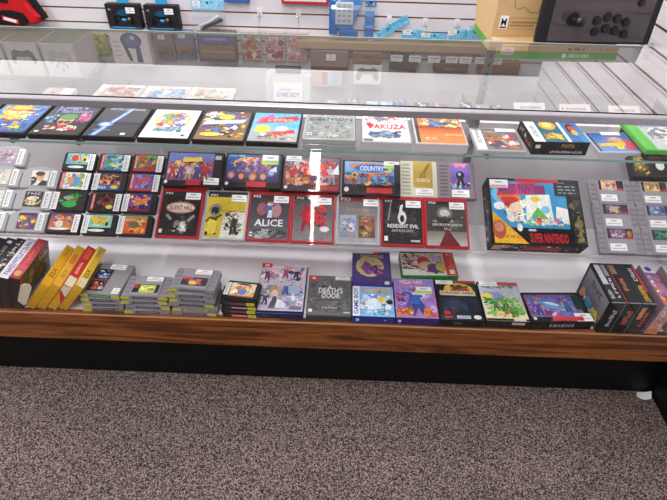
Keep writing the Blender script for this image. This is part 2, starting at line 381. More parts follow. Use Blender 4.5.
# ------------------------------------------------------------------ disc cases
def shell_mesh(w, h, t, col, bev=.0018):
    return shared(('shell', w, h, t, col), lambda: MB().box(-w/2, 0, 0, w/2, h, t, col, bev).mesh('case_shell'))
def disc_case(pose, w, h, t, col, spec, label, group, frame=.004, stk=None, name='disc_game_case', cat='game case', m=PRINT, spine=None):
    (loc, rot) = pose
    T = thing(name, label, cat, loc, rot, group)
    link('case_shell', shell_mesh(w, h, t, col), CASE, T)
    a = MB(); a.z = t + .0002
    fb, ft = (frame if isinstance(frame, tuple) else (frame, frame))
    a.art(-w/2 + fb, fb, w - 2*fb, h - fb - ft, spec); a.build('cover_insert', m, T)
    if spine:
        s = MB(); s.at(Matrix(((1, 0, 0, 0), (0, 0, -1, -.0003), (0, 1, 0, 0), (0, 0, 0, 1))))
        s.art(-w/2 + .004, .002, w - .008, t - .004, spine); s.build('spine_insert', m, T)
    for s in (stk or []): sticker(T, *s)
    return T
G1 = 'disc cases lying on the upper glass shelf'
DW, DH, DT = .1305, .187, .0145
dsp = [('r', 0, 0, 1, 1, '17161a')]
blk = '141316'
def dvd(x, spec, label, stk, col=blk, up=.0006):
    return disc_case(on1(x, .003, up), DW, DH, DT, col, spec, label, G1, stk=stk)
YS = 1
dvd(-1.000, [('g', 0, 0, 1, 1, '55302c', '7a3a30'), ('r', 0, .93, 1, 1, '2c2b30'), ('b', 3, 30, '8c4a3a b86a40 3a2c30 d0a070', 0, .1, 1, .9, .04, .14)],
    'dark red-brown disc case at the far left end of the upper shelf', [])
dvd(-.862, [('g', 0, 0, 1, 1, '2f62ac', '5f9ad6'), ('r', 0, .95, 1, 1, '3a3c46'), ('b', 11, 16, 'f4c931 f2b62a f6dc6a', .05, .3, .8, .9, .06, .2),
    ('b', 12, 40, 'e9ab2e f5d84a d84b33 ffffff 77b3e8 2f57a0 f0e8c8', .0, .12, 1, .85, .03, .1), ('e', .42, .75, .3, .1, 'f08a2e'), ('e', .45, .77, .22, .06, 'f6c63a'),
    ('r', 0, 0, 1, .06, '2a4f92'), ('b', 13, 8, '5cbf4a d83b3b f4e04a', .5, .02, .95, .22, .03, .08)],
    'blue and yellow disc case, second from the left end of the upper shelf', [(.04, .174, DT + .002, .05, .018)])
dvd(-.724, [('g', 0, 0, 1, 1, '201d26', '3d3a4c'), ('r', 0, .945, 1, 1, 'd8c24a'), ('t', "Luigi's", .12, .76, .75, .9, '9fa2d8'), ('t', 'Mansion', .12, .66, .9, .78, '8f92cc'),
    ('e', .5, .42, .17, .16, 'd9a482'), ('e', .5, .53, .19, .1, '4f8f4a'), ('e', .42, .36, .06, .05, '5c3524'), ('e', .56, .36, .07, .05, '6a3a28'), ('b', 5, 14, 'c85a8e e38ab0 8a4a7a', .7, .35, 1, .7, .04, .1),
    ('f', 71, .82, .34, .3, 'e8b8c8', 'c85a8e', 'b04a80'), ('b', 6, 12, '6fb0c0 8cc6d0 4a6a90', .0, .3, .3, .6, .03, .08), ('b', 7, 16, 'c93b35 e8e0d8 e6b49a 8c2f30', .15, .08, .9, .28, .04, .1), ('e', .12, .06, .05, .025, 'e8e8e8')],
    'dark disc case with lavender title over a pink and green cover on the upper shelf', [(.035, .176, DT + .002, .055, .02, False, 0)])
dvd(-.587, [('g', 0, 0, 1, 1, '2b2c36', '3c3d4a'), ('r', 0, .955, 1, 1, '4a4b55'), ('p', [(.1, 0), (.24, 0), (.68, .92), (.58, .92)], '5d7fe0'), ('p', [(.15, .02), (.21, .02), (.65, .9), (.61, .9)], 'b9cdfa'),
    ('e', .27, .34, .16, .08, '6b8cf0'), ('e', .27, .34, .1, .05, 'c5d6ff'), ('t', 'METROID PRIME', .12, .8, .9, .87, 'b8bac8'), ('l', 4, .1, .16, .45, .19, '8b90b0'), ('r', .72, .04, .82, .1, 'e8e8ea')],
    'charcoal disc case crossed by a diagonal blue light beam on the upper shelf', [(.03, .174, DT + .002, .055, .022)])
dvd(-.449, [('r', 0, 0, 1, 1, 'f0f0ea'), ('r', 0, .955, 1, 1, '55565e'), ('e', .5, .52, .38, .3, 'd6d37a'), ('e', .5, .52, .31, .24, 'f0f0ea'), ('e', .5, .62, .2, .13, 'd23a30'), ('e', .42, .5, .16, .1, 'e89a72'),
    ('b', 21, 34, '5e86c8 d94c3a e7c63f 7ab36a 8a7ac0 f2f2f2 5aa6c8', .18, .25, .82, .82, .03, .09), ('b', 22, 18, '7aa0d8 8ac0c0 b0b8e0', .2, .18, .8, .34, .04, .1), ('q', 5, .2, .17, .8, .25, '4a9a9a'), ('r', .84, .05, .9, .1, '333333')],
    'white disc case with a round rainbow-coloured emblem on the upper shelf', [(.035, .174, DT + .002, .05, .024)])
dvd(-.312, [('g', 0, 0, 1, 1, '8e6a3c', '47424c'), ('r', 0, .955, 1, 1, 'd8b440'), ('b', 31, 60, 'd6b63c e6d9a0 4f6fae a33d38 5a8c4a c87a3a ece6e0 6a4a7a 3a3440', 0, .05, 1, .93, .04, .13),
    ('p', [(.05, .42), (.9, .5), (.95, .62), (.1, .55)], 'c9d6ea'), ('e', .5, .68, .18, .09, 'e2c23a'), ('e', .3, .14, .22, .06, 'e2cf5a')],
    'multicoloured disc case crowded with gold and purple shapes on the upper shelf', [(.035, .175, DT + .002, .052, .02)])
dvd(-.178, [('g', 0, 0, 1, 1, '6fc0e8', '5db4e6'), ('r', 0, .955, 1, 1, 'd8b440'), ('g', 0, .0, 1, .4, 'a8a49a', '8ec0d8'), ('p', [(.05, .5), (.12, .72), (.4, .84), (.45, .66)], 'e05aa0'), ('p', [(.12, .52), (.2, .68), (.95, .8), (.98, .66)], 'c82c30'),
    ('e', .58, .64, .3, .07, 'd93a3a'), ('q', 5, .3, .6, .86, .7, 'f2d8d8'), ('e', .24, .36, .17, .11, 'e9cf45'), ('p', [(.32, .25), (.9, .36), (.95, .26), (.5, .16)], 'cf3434'), ('e', .65, .38, .13, .08, 'f0eeea'),
    ('b', 41, 26, 'd83a3a f2f0ee 6a6a6a 9a9088 e8c840', .15, .03, .95, .24, .03, .07)],
    'sky-blue disc case with red swoosh lettering and yellow burst on the upper shelf', [(.04, .175, DT + .002, .046, .02)])
# the bright plastic keepers to the right
PW, PH = .1345, .17
ps_banner = lambda c, c2='d9d9dc': [('r', 0, .91, 1, 1, c), ('t', 'PS3', .05, .93, .25, .98, c2)]
G2 = 'disc cases in clear keepers on the upper shelf'
disc_case(on1(-.034, .0), .132, .165, .0145, 'a7aaac', [('r', 0, 0, 1, 1, '9aa09f')], 'grey disc case under the grey engraved-title case on the upper shelf', G2)
disc_case(on1(-.036, .0, .0157), .13, .162, .0145, 'b4b7b8', [('g', 0, 0, 1, 1, '8d9493', 'a3a9a7'), ('b', 51, 40, '9aa19f 8b9291 a8aeac 959c9a', 0, .02, 1, .85, .06, .16), ('r', 0, .91, .58, 1, 'c2333a'), ('l', 8, .08, .935, .5, .97, 'e8a0a0'), ('t', 'OBLIVION', .05, .62, .97, .72, '4c5150'), ('r', .05, .08, .15, .17, 'e8e8e8'), ('t', 'M', .07, .1, .13, .15, '222222')],
    'grey disc case with a dark engraved title and red top banner on the upper shelf', G2, stk=[(.025, .155, .0166, .052, .012)])
disc_case(on1(.107, .002), .122, .168, .026, 'c9c9cc', [('r', 0, 0, 1, 1, 'e9e9ec'), ('b', 61, 40, 'c9343e d84a50 8a8f9a f0f0f2 b8bcc8', 0, .62, 1, .98, .03, .11), ('p', [(.06, .58), (.16, .62), (.24, .5), (.14, .4)], 'd0303a'), ('t', 'YAKUZA', .1, .4, .95, .56, 'd0303a'), ('b', 62, 24, '4a6a98 7a95b8 9aa8c0 35507a', .1, .08, .85, .36, .04, .12), ('r', 0, 0, .2, .06, '777')],
    'white disc case with red brush lettering and blue splash on the upper shelf', G2, stk=[(.03, .155, .0275, .045, .016)])
disc_case(on1(.243, .002), .128, .168, .026, 'd5cfd0', [('g', 0, 0, 1, 1, 'e08a3a', 'c96a2a'), ('r', 0, 0, .07, 1, '35323a'), ('g', .07, .3, 1, .55, 'd9772a', 'a8452a'), ('b', 71, 34, 'e8b04a 4a6f9a c8502a 8a3a2c f0d89a 5f86a8', .07, .52, 1, .88, .04, .14), ('r', .07, .9, 1, 1, '3c3a40'), ('b', 72, 10, '5f86b8 9ab8d8 32507a', .3, .5, .75, .72, .04, .12), ('q', 2, .18, .08, .42, .16, 'f2e6d0'), ('l', 6, .6, .24, .95, .28, 'f4d0a0')],
    'orange disc case with a fiery figure-free battle cover on the upper shelf'.replace('figure-free ', ''), G2, stk=[(.032, .15, .0275, .055, .022)])
GD = 'game boxes lying on the deck behind the front glass'
G3 = 'jewel cases and boxes on the upper shelf right end'
disc_case(on1(.392, .004), .122, .119, .012, 'b9b9bd', [('r', 0, 0, 1, 1, '77727a'), ('r', 0, 0, .2, 1, 'eeeeee'), ('Q', 11, .05, .3, .14, .95, '45454a'), ('r', 0, .93, 1, 1, '55555c'), ('b', 81, 36, 'd8b46a e8e4dc 8a5a4a c87848 5a4a6a f2efe8 c8505a', .22, .05, .98, .75, .04, .13), ('q', 4, .28, .78, .56, .88, 'dcc23a')],
    'jewel case with white left spine strip and brownish cover on the upper shelf', G3, stk=[(.03, .107, .0132, .052, .018)])
def box_thing(pose, w, h, t, body, spec, label, group, name='boxed_game', cat='game box', stk=None, front=None, left=None, m=CARD, skew=None, topm=None):
    (loc, rot) = pose
    if group == GD: t += .0045; stk = [(q[0], q[1], q[2] + .0045) + tuple(q[3:]) for q in (stk or [])]
    T = thing(name, label, cat, loc, rot, group)
    link('carton', shared(('carton', w, h, t, body), lambda: MB().box(-w/2, 0, 0, w/2, h, t, body, .0012).mesh('carton')), m, T)
    a = MB(); a.z = t + .0001; e = .0012
    a.art(-w/2 + e, e, w - 2*e, h - 2*e, spec); a.build('printed_front', topm or m, T)
    if front:
        a = MB().at(Matrix(((1, 0, 0, 0), (0, 0, -1, -.0002), (0, 1, 0, 0), (0, 0, 0, 1)))); a.art(-w/2 + e, e, w - 2*e, t - 2*e, front); a.build('printed_end', m, T)
    if left:
        a = MB().at(Matrix(((0, 0, -1, -w/2 - .0002), (-1, 0, 0, h), (0, 1, 0, 0), (0, 0, 0, 1)))); a.art(e, e, h - 2*e, t - 2*e, left); a.build('printed_side', m, T)
    for s in (stk or []): sticker(T, *s)
    return T
box_thing((on1(.535, .012)[0], (0, 0, .03)), .137, .124, .036, '101013', [('r', 0, 0, 1, 1, '14323c'), ('r', 0, 0, .2, 1, 'f0f0f0'), ('Q', 10, .06, .2, .15, .7, '45454a'), ('g', .2, 0, .62, 1, '2a7a8a', '1c5a78'), ('e', .42, .72, .16, .2, 'e8a83a'), ('e', .42, .74, .1, .12, 'f4d880'), ('b', 91, 16, 'e0b03a f0d070 c8842a', .22, .08, .6, .4, .03, .1),
    ('r', .62, 0, 1, 1, '3f7ab0'), ('r', .62, 0, .68, 1, 'f2f2f2'), ('e', .84, .55, .1, .24, '2a2226'), ('e', .84, .6, .06, .12, 'd84a30'), ('e', .86, .4, .07, .12, 'e0b060'), ('g', .9, 0, 1, 1, '4a9ad8', '2a6ab0'), ('r', .62, .86, 1, 1, 'e4edf2')],
    'thick black boxed set with gold lettering on teal, on the upper shelf', G3,
    front=[('r', 0, 0, 1, 1, '121215'), ('r', 0, .44, 1, .47, '000'), ('q', 4, .5, .58, .76, .9, 'b88a3a'), ('r', .03, .52, .12, .8, 'e8e8e8'), ('q', 17, .32, .14, .92, .34, 'd8d8d8')],
    left=[('r', 0, 0, 1, 1, '151518'), ('b', 92, 10, 'c86a2a e0e0e0 3a3a40', .1, .1, .9, .9, .04, .09)])
disc_case((on1(.69, .018)[0], (0, 0, .05)), .11, .105, .011, 'c4c8d0', [('g', 0, 0, 1, 1, '6a9ad8', '2f62b0'), ('b', 95, 12, 'e8cf4a d8504a 8a7ac0 f0f0f0', .3, .1, .9, .8, .06, .16), ('e', .62, .62, .16, .14, 'd9a084'), ('p', [(.1, .4), (.8, .5), (.8, .32), (.1, .25)], 'e4c43c'), ('p', [(.7, .1), (1, .1), (1, .6), (.85, .6)], 'd8486a'), ('r', 0, 0, .05, 1, '28303e')],
    'blue jewel case with a yellow slash and pink corner on the upper shelf', G3, stk=[(.012, .095, .0125, .05, .018)])
box_thing(on1(.812, .002), .14, .15, .016, '1a1a1c', [('r', 0, 0, 1, 1, '2a2a2e')], 'black boxed game beneath the green-spined case on the upper shelf', G3, front=[('r', .05, .2, .4, .8, '5a4038')])
disc_case(on1(.806, .0, .0172), .142, .15, .013, '4fb03c', [('r', 0, 0, 1, 1, 'c4c8cc'), ('r', 0, 0, .2, 1, '5cc23f'), ('b', 97, 24, 'e8eaec a8b0b4 7c868c d8dce0', .22, .1, 1, .9, .06, .2), ('g', .2, .85, 1, 1, '8aa0c8', 'a8b8d8'), ('r', .5, .08, 1, .25, 'f0f0f0')],
    'pale disc case with a bright green spine, top of its pair on the upper shelf', G3)

# back row on the upper shelf, behind the disc cases
G4 = 'white-spined small cases behind the first row on the upper shelf'
for x, pal, lab in ((-.655, 'a85a4a c89080 e0ccc4 b0503c 8a5a50', 'white-spined small game case with pinkish cover behind the disc cases on the upper shelf'),
                    (-.519, '5a90c8 98c0e0 e0e4e8 3a70b0 d08a80', 'white-spined small game case with pale blue cover behind the disc cases on the upper shelf'),
                    (-.386, 'd8ccb8 b89a70 e4dcd0 a87858 c8a890', 'white-spined small game case with cream cover behind the disc cases on the upper shelf')):
    disc_case(on1(x, .198), .132, .122, .015, 'c4c4c8', [('r', 0, 0, 1, 1, 'c8c4c4'), ('r', 0, 0, .1, 1, 'e8e8e8'), ('b', int(-x * 1000), 40, pal, .11, .02, .98, .96, .06, .16), ('Q', 2, .02, .4, .08, .6, '888')], lab, G4, name='small_game_case', stk=[(.035, .108, .0164, .05, .014)])
disc_case(on1(-.825, .2), .085, .085, .015, 'd8d4d6', [('r', 0, 0, 1, 1, 'd2a8a4'), ('b', 44, 22, 'b06058 d8b0a8 8a5048 e8d8d4', 0, 0, .62, 1, .05, .14), ('r', .64, 0, 1, 1, 'f0f0f2')], 'small case, half reddish and half white, behind the blue and yellow disc case', G4, name='small_game_case')
# handheld adapter cartridge standing behind
T = thing('game_cartridge', 'pale grey adapter cartridge leaning upright at the back of the upper shelf', 'cartridge', (-.158, .335, S1Z + .001), (R(66), 0, 0))
m = MB(); m.prism([(-.062, 0), (.062, 0), (.062, .092), (.05, .1), (-.05, .1), (-.062, .092)], 0, .02, 'd6d8de', .002)
m.box(-.062, .014, .0195, -.045, .086, .0225, 'cfd1d8', .001); m.box(.045, .014, .0195, .062, .086, .0225, 'cfd1d8', .001); m.build('shell', PLAST, T)
MB().at(Matrix.Translation((0, 0, .0201))).box(-.035, .092, 0, .035, .112, .002, '34363c').box(-.03, .1, 0, .03, .107, .003, '77797e').build('slot', PLAST, T, 'dark cartridge slot')
a = MB(); a.z = .0203; a.art(-.04, .018, .08, .05, [('r', 0, 0, 1, 1, 'eef0f4'), ('t', 'Super', .2, .52, .62, .72, 'c8549a'), ('t', 'GAME BOY', .1, .22, .9, .48, '5a62c0')]); a.build('paper_label', PAPER, T)
# low bits at the back of the upper shelf
G5 = 'small boxes along the back of the upper shelf'
bits = [(-.034, .045, '77787c', '9a9a9e', 'small grey box by the adapter cartridge at the back of the upper shelf'),
        (.022, .04, '55565c', '8a7a76', 'small dark grey box behind the grey engraved-title case'),
        (.078, .034, '8ab4d0', 'e2d26a', 'small pale blue box with a yellow mark behind the red-lettered case'),
        (.118, .036, '7ab8e0', 'dfe8f0', 'small sky-blue box behind the red-lettered case'),
        (.157, .034, '4a5a88', '6a7aa8', 'small navy box behind the red-lettered case'),
        (.222, .04, '26262a', 'f0f0f0', 'small black and white box behind the orange disc case'),
        (.27, .04, '8a4a4a', '4a4a50', 'small dark red box behind the orange disc case'),
        (.345, .032, '35363a', 'e8e8e8', 'small black box with a white mark at the back, left of the metal upright'),
        (.392, .036, '9aa0b0', '5a6a9a', 'small grey-blue box at the back by the metal upright'),
        (.432, .03, '4a3a3e', '8a3a40', 'small maroon box at the back, right of the metal upright')]
for i, (x, w, ca, cb, lab) in enumerate(bits):
    box_thing(on1(x, .215), w, .055, .012 + .006 * (i % 3 == 1), ca, [('r', 0, 0, 1, 1, ca), ('b', i, 9, ca + ' ' + cb + ' d8d8dc', 0, 0, 1, 1, .1, .3)], lab, G5, name='small_box', cat='box', front=[('r', .1, .2, .7, .9, cb)])
for x, lab in ((.53, 'white price card at the back of the upper shelf under the kraft box'), (.66, 'white price card at the back of the upper shelf with a red dot'), (.80, 'rightmost white price card at the back of the upper shelf')):
    T = thing('price_card', lab, 'price card', (x, .36, S1Z + .0006), (R(35), 0, .05), 'price cards on the upper shelf')
    MB().box(-.045, 0, 0, .045, .03, .0012, 'f3f2f2').build('card', PAPER, T)
    a = MB(); a.z = .0014; a.art(-.045, 0, .09, .03, [('l', int(x * 100), .2, .35, .85, .6, 'b0a8a8')] + ([('e', .1, .5, .04, .12, 'd05050')] if x == .66 else [])); a.build('print', PAPER, T)

# ------------------------------------------------------------------ cartridges
def bc(mb, *a): mb.box(*a); return mb
def n64_body():
    w, h = .121, .077
    pts = [(-w/2, .003), (-w/2 + .003, 0), (w/2 - .003, 0), (w/2, .003), (w/2, .056)]
    pts += [(w/2 * math.cos(t), .056 + (h - .056) * math.sin(t)) for t in [math.pi * i / 14 for i in range(1, 14)]] + [(-w/2, .056)]
    # flatten the arch so the top is a gentle curve
    pts = [(x, y if y <= .056 else .056 + (h - .056) * (1 - (abs(x) / (w/2)) ** 3)) for x, y in pts]
    m = MB().prism(pts, 0, .0165, 'a9a9ae', .004, 3)
    m.box(-.034, .008, .016, .034, .066, .0172, '9c9ca2', .0005)
    m.box(-.053, -.0008, .003, -.047, .004, .012, '85858a'); m.box(.047, -.0008, .003, .053, .004, .012, '85858a')
    return m.mesh('shell')
def n64(x, v, spec, label, stk=True):
    (loc, rot) = on2(x, v)
    T = thing('game_cartridge', label, 'cartridge', loc, rot, 'grey arched cartridges on the tilted shelf')
    link('shell', shared('n64', n64_body), PLAST, T)
    a = MB(); a.z = .0173; a.art(-.03, .01, .056, .054, spec); a.build('paper_label', PRINT, T)
    if stk: sticker(T, .041, .036, .0176, .02, .058, True)
    return T
pale = lambda s, bg, pal: [('r', 0, 0, 1, 1, bg), ('b', s, 26, pal, 0, 0, 1, 1, .06, .18)]
for v, s, bg, pal, lab in ((.229, 1, 'b8a0b4', 'c8b4c4 9a8498 d8ccd4 a88aa0', 'grey arched cartridge with a dusty purple label, topmost of the leftmost column'),
                           (.153, 2, 'd8d4c8', 'e8e4d8 c8c4b4 f0ece0 d0c8b8', 'grey arched cartridge with a cream label, second from the top of the leftmost column'),
                           (.077, 3, 'e0e0d4', 'd4d4c4 ecece4 c4c8b8 b8c0a8', 'grey arched cartridge with an off-white label, third down in the leftmost column'),
                           (.001, 4, 'dcdcdc', 'c8c8cc ececec d4d0cc b4b8c0', 'grey arched cartridge with a silvery label, lowest of the leftmost column')):
    n64(-1.09, v, pale(s, bg, pal), lab)
n64(-.966, .153, [('r', 0, 0, 1, 1, 'e8e2da'), ('e', .55, .55, .22, .26, 'd8a888'), ('e', .5, .78, .28, .16, '5a4030'), ('b', 7, 14, '2a2a2c 5a5a5c e8e8e8 8a3a30', 0, 0, .4, .6, .06, .16), ('p', [(.5, 0), (1, 0), (1, .3), (.7, .35)], '3a3430')],
    'grey arched cartridge with a portrait label on white, top of its column')
n64(-.966, .077, [('r', 0, 0, 1, 1, '35302e'), ('e', .5, .4, .45, .3, 'e8d8b0'), ('b', 8, 22, 'd8a03a e8e0d0 a83a2a 4a3a30 f0c860', .05, .05, .95, .7, .05, .16), ('q', 4, .1, .76, .9, .94, 'd8d0e8')],
    'grey arched cartridge with a black-topped cream and orange label, middle of its column')
n64(-.966, .001, [('r', 0, 0, 1, 1, '5a3a6a'), ('b', 9, 36, 'e06a3a 4aa05a e8c83a d83a3a 6a4a9a f0e8d8 3a7ab0', 0, 0, 1, .9, .06, .2), ('r', 0, .88, 1, 1, '48305a')],
    'grey arched cartridge with a purple, green and orange label, bottom of its column')

def gen_body():
    m = MB(); pts = [(-.053, .004), (-.049, 0), (.049, 0), (.053, .004), (.053, .063), (.047, .07), (-.047, .07), (-.053, .063)]
    m.prism(pts, 0, .0155, '17171a', .0025, 2)
    m.box(-.052, .006, .006, -.0532, .056, .012, '0b0b0c'); m.box(.052, .006, .006, .0532, .056, .012, '0b0b0c')
    m.box(-.04, -.0008, .004, .04, .0005, .011, '2c2c30'); return m.mesh('shell')
def gen(x, v, spec, side, label, dx=0., sh=.06):
    (loc, rot) = on2(x, v)
    T = thing('game_cartridge', label, 'cartridge', loc, rot, 'black cartridges on the tilted shelf')
    link('shell', shared('gen', gen_body), PLAST, T)
    a = MB(); a.z = .0157; a.art(-.043, .006, .078, .06, spec); a.build('paper_label', PRINT, T)
    sticker(T, (.04 if side > 0 else -.044) + dx, .034, .0166, .019, sh, True)
    return T
oval = [('r', 0, 0, 1, .3, '1c1e22'), ('e', .45, .14, .34, .08, 'e8e8ea')]
def redband(c='c83036'): return [('r', 0, 0, .13, 1, c), ('T', 'GENESIS', .03, .08, .1, .92, 'f0d8d8')]
def gspec(s, bg0, bg1, pal, extra, n=26, u0=.13, v0=0.):
    return [('g', 0, 0, 1, 1, bg0, bg1), ('b', s, n, pal, u0, v0, 1, 1, .05, .16)] + extra
GX = (-.855, -.741, -.632)
gen(GX[0], .221, gspec(101, '5aa8b8', '7ac4d0', 'd83a30 e8c83a f0e8dc 8ad0d8 4a90a0', [('e', .35, .68, .15, .2, 'd8402f'), ('e', .74, .68, .11, .18, 'e8cf3a'), ('e', .76, .6, .06, .1, '26262a')] + oval, 16, .1, .35), 1, 'black cartridge with a teal label and white oval, top left of the black block')
gen(GX[0], .149, gspec(102, 'e8e0c8', 'd8e4dc', 'd83a30 4a8ac8 e8a03a f0f0e8 8ab070 6aa0c8', redband() + [('e', .62, .45, .16, .32, '5a90c8'), ('e', .4, .5, .14, .22, 'e08a4a')]), 1, 'black cartridge with a cream label and red band, below the teal oval label')
gen(GX[0], .078, gspec(103, '17161a', '201d20', '2a8a3a 3aa84a 1c5a2a 4a3020 2c2c30', redband('b02a30') + [('e', .6, .3, .3, .2, '2f9a45'), ('e', .5, .66, .2, .12, '8a9a8a'), ('e', .78, .55, .12, .12, '6a5a3a')], 14), -1, 'black cartridge with a green shape on a dark label and red band')
gen(GX[0], .002, gspec(104, 'd8803a', '5a3a70', 'e8a050 c85a3a 8a5a90 f0c070 4a3050', [('e', .4, .42, .16, .2, 'd8d0c8'), ('e', .66, .45, .12, .2, 'b87a50'), ('r', 0, 0, 1, .1, '2c2230'), ('e', .42, .14, .38, .07, 'e4e4ea')]), 1, 'black cartridge with an orange and purple sunset label, bottom left of the black block')
gen(GX[1], .221, gspec(105, '3a78b8', '6aa8d8', '2a5aa8 5ab0e0 e8e0a0 d8a060 4a9a4a 9ad0f0', redband()), 1, 'black cartridge with a red band and bright blue label, top of the middle black column')
gen(GX[1], .15, gspec(106, 'c8583a', '3a2a58', 'e8803a 2a1c40 8a3a50 f0b060 4a3468', [('r', 0, 0, 1, .3, '2f58b0'), ('t', 'SEGA', .08, .06, .45, .22, 'eef0f8'), ('e', .78, .18, .16, .11, 'e0c840')], 26, 0, .3), -1, 'black cartridge with a purple city label above a blue strip with yellow seal')
gen(GX[1], .078, gspec(107, '1c1214', '3a1a1c', '8a2a30 3a1c20 b03a3a 1a1012 6a4a40', redband('a82a30') + [('e', .58, .6, .22, .2, '7a2a2e'), ('e', .58, .6, .15, .13, '241416'), ('e', .76, .2, .14, .12, 'dcd060')], 18), 1, 'black cartridge with a dark red swirl label and pale yellow seal')
gen(GX[1], .001, gspec(108, '9ac8b0', '8ad0d0', 'e8c83a e0b030 7abcc0 c8e0a0', [('e', .36, .7, .12, .18, 'e6c038'), ('e', .62, .74, .12, .16, 'e0b42e'), ('e', .82, .52, .06, .12, '26262a')] + oval, 14, 0, .35), -1, 'black cartridge with a pale teal label and yellow shapes, bottom of the middle black column')
gen(GX[2], .222, gspec(109, '2a7a4a', '3a9a5a', '2f8a3f d8a03a 3a5ab0 c8402f 1c5030 e0c050', redband() + [('r', 0, 0, 1, .16, 'c83036')]), 1, 'black cartridge with a red-framed green label, top of the right black column')
gen(GX[2], .151, gspec(110, '6a4a9a', '7a6ab8', '8a4a8a c84a5a 4a6ac8 9a8ad8 3a3a70', redband('d03a44') + [('r', 0, 0, 1, .12, 'c83640'), ('e', .6, .66, .26, .12, 'c84a58')]), 1, 'black cartridge with a red-framed violet label, second in the right black column')
gen(GX[2], .079, gspec(111, '3a2a78', '4a3a98', 'e8883a 2a2a80 d84a3a 6a4ab0 f0c050 1c1c40', redband('c42c34') + [('p', [(.3, .5), (.9, .85), (.85, .45), (.35, .3)], 'e0803a'), ('r', .13, 0, 1, .14, '8a2a40')]), -1, 'black cartridge with an orange burst on a dark blue label')
gen(GX[2], .002, gspec(112, 'd8502f', 'e0803a', 'c83a2a e89a4a a82a24 f0b868 d8643a', [('e', .5, .5, .22, .2, '6a6a48'), ('r', 0, .86, 1, 1, 'a89868'), ('q', 6, .15, .7, .85, .84, 'f0d8a0')]), -1, 'black cartridge with an orange-red label and olive centre, bottom right of the black block')

# ------------------------------------------------------------------ upper row on the tilted shelf
G6 = 'black cardboard game boxes on the tilted shelf'
def scart(x, v, spec, label, stk, left=None, front=None):
    return box_thing(on2(x, v), .184, .127, .028, '151417', spec, label, G6, stk=stk, front=front or [('r', 0, 0, 1, 1, '17161a'), ('r', .4, .1, .8, .9, 'a82a30')], topm=PRINT)
scart(-.4755, .172, [('r', 0, 0, 1, 1, '17151a'), ('g', .03, .16, .84, .97, '8a5a8a', '6a7ac0'), ('b', 201, 60, 'd86a5a e8a08a b84a6a e8c88a 7a4a90 f0d8c8 c87a4a', .03, .2, .84, .75, .03, .1), ('b', 202, 14, 'd88a70 e8b090', .05, .25, .4, .5, .05, .09),
    ('f', 1, .14, .2, .46, 'e0a080', '4a2a20', 'c04a4a'), ('f', 2, .28, .18, .5, 'e8b090', 'd8b040', '5a4a9a'), ('f', 3, .42, .18, .46, 'd89070', '2a2a30', 'd8d0c8'), ('f', 4, .56, .2, .46, 'e0a888', '7a3a20', '3a5a9a'), ('f', 5, .7, .18, .5, 'c88060', '20202a', 'c83a3a'), ('p', [(.28, .78), (.62, .86), (.64, .72), (.3, .68)], 'e8c83a'), ('q', 8, .3, .72, .62, .84, 'f4e070'), ('e', .05, .1, .03, .05, 'e8e8e8'), ('r', .4, .02, .66, .16, 'c02a30'), ('r', .86, .78, .97, .9, 'b0b0b4')],
    'black game box with a row of fighters on pink and purple, leftmost box', [(.062, .02, .0295, .048, .024)])
scart(-.2845, .174, [('r', 0, 0, 1, 1, '121217'), ('g', .02, .16, .96, .96, '3a2a4a', '3a62b0'), ('e', .45, .7, .32, .2, 'e8b070'), ('e', .45, .7, .2, .12, 'fbe6c0'), ('p', [(.0 + .1, .6), (.9, .92), (.92, .86), (.45, .64)], '8ab0e8'), ('b', 211, 30, '5a4a8a 8a5a8a 3a5aa8 c87a5a', .04, .3, .9, .9, .04, .1)]
    + [('e', u, v, .075, .13, c) for u, v, c in ((.12, .36, '9a5a78'), (.3, .34, '6a3a3a'), (.5, .32, 'a86a48'), (.68, .34, '8a5a50'), (.82, .46, '6a7ab8'), (.68, .8, 'b87a58'))]
    + [('e', u, v, .045, .08, c) for u, v, c in ((.12, .34, 'd8a8a0'), (.3, .32, 'd88a6a'), (.5, .3, 'd8a078'), (.68, .32, 'd8a084'), (.82, .45, 'b8b8d8'), (.68, .79, 'e0b090'))]
    + [('t', 'STAR TREK', .06, .88, .34, .95, '8ae0f0'), ('r', .4, .02, .74, .17, 'c02a30'), ('e', .06, .1, .03, .05, 'e8e8e8'), ('p', [(.78, .5), (.9, .64), (.92, .46)], 'e8e8ec'), ('r', 0, 0, .02, 1, '0a0a0c')],
    'black game box with glowing faces around an orange flare, second of the upper boxes', [(.052, .104, .0295, .052, .036, False, 1)])
scart(-.097, .168, [('r', 0, 0, 1, 1, '4a3038'), ('g', .02, .2, .98, .98, '8a4a48', '7a6a80'), ('b', 221, 44, 'c8404a e8a0a0 7a3a3a d8c8d0 5a4a60 e0704a', .02, .15, .98, .95, .04, .12), ('f', 31, .85, .2, .6, 'd0b0a0', '2a2430', 'b8b8c8'), ('f', 32, .16, .2, .5, 'd89878', '3a2a28', 'b83a40'), ('q', 5, .32, .66, .78, .84, 'd83a40'), ('q', 4, .15, .44, .88, .66, 'd83a40'), ('b', 222, 14, 'c8783a d89a5a a85a34', .03, .2, .5, .42, .06, .12), ('r', .55, .04, .98, .16, 'b02a30'), ('e', .06, .1, .03, .05, 'e8e8e8'), ('p', [(.84, .5), (.96, .8), (.98, .5)], 'f0f0f4')],
    'black game box with red brush lettering on a smoky cover, third of the upper boxes', [(-.06, .118, .0295, .05, .02)])
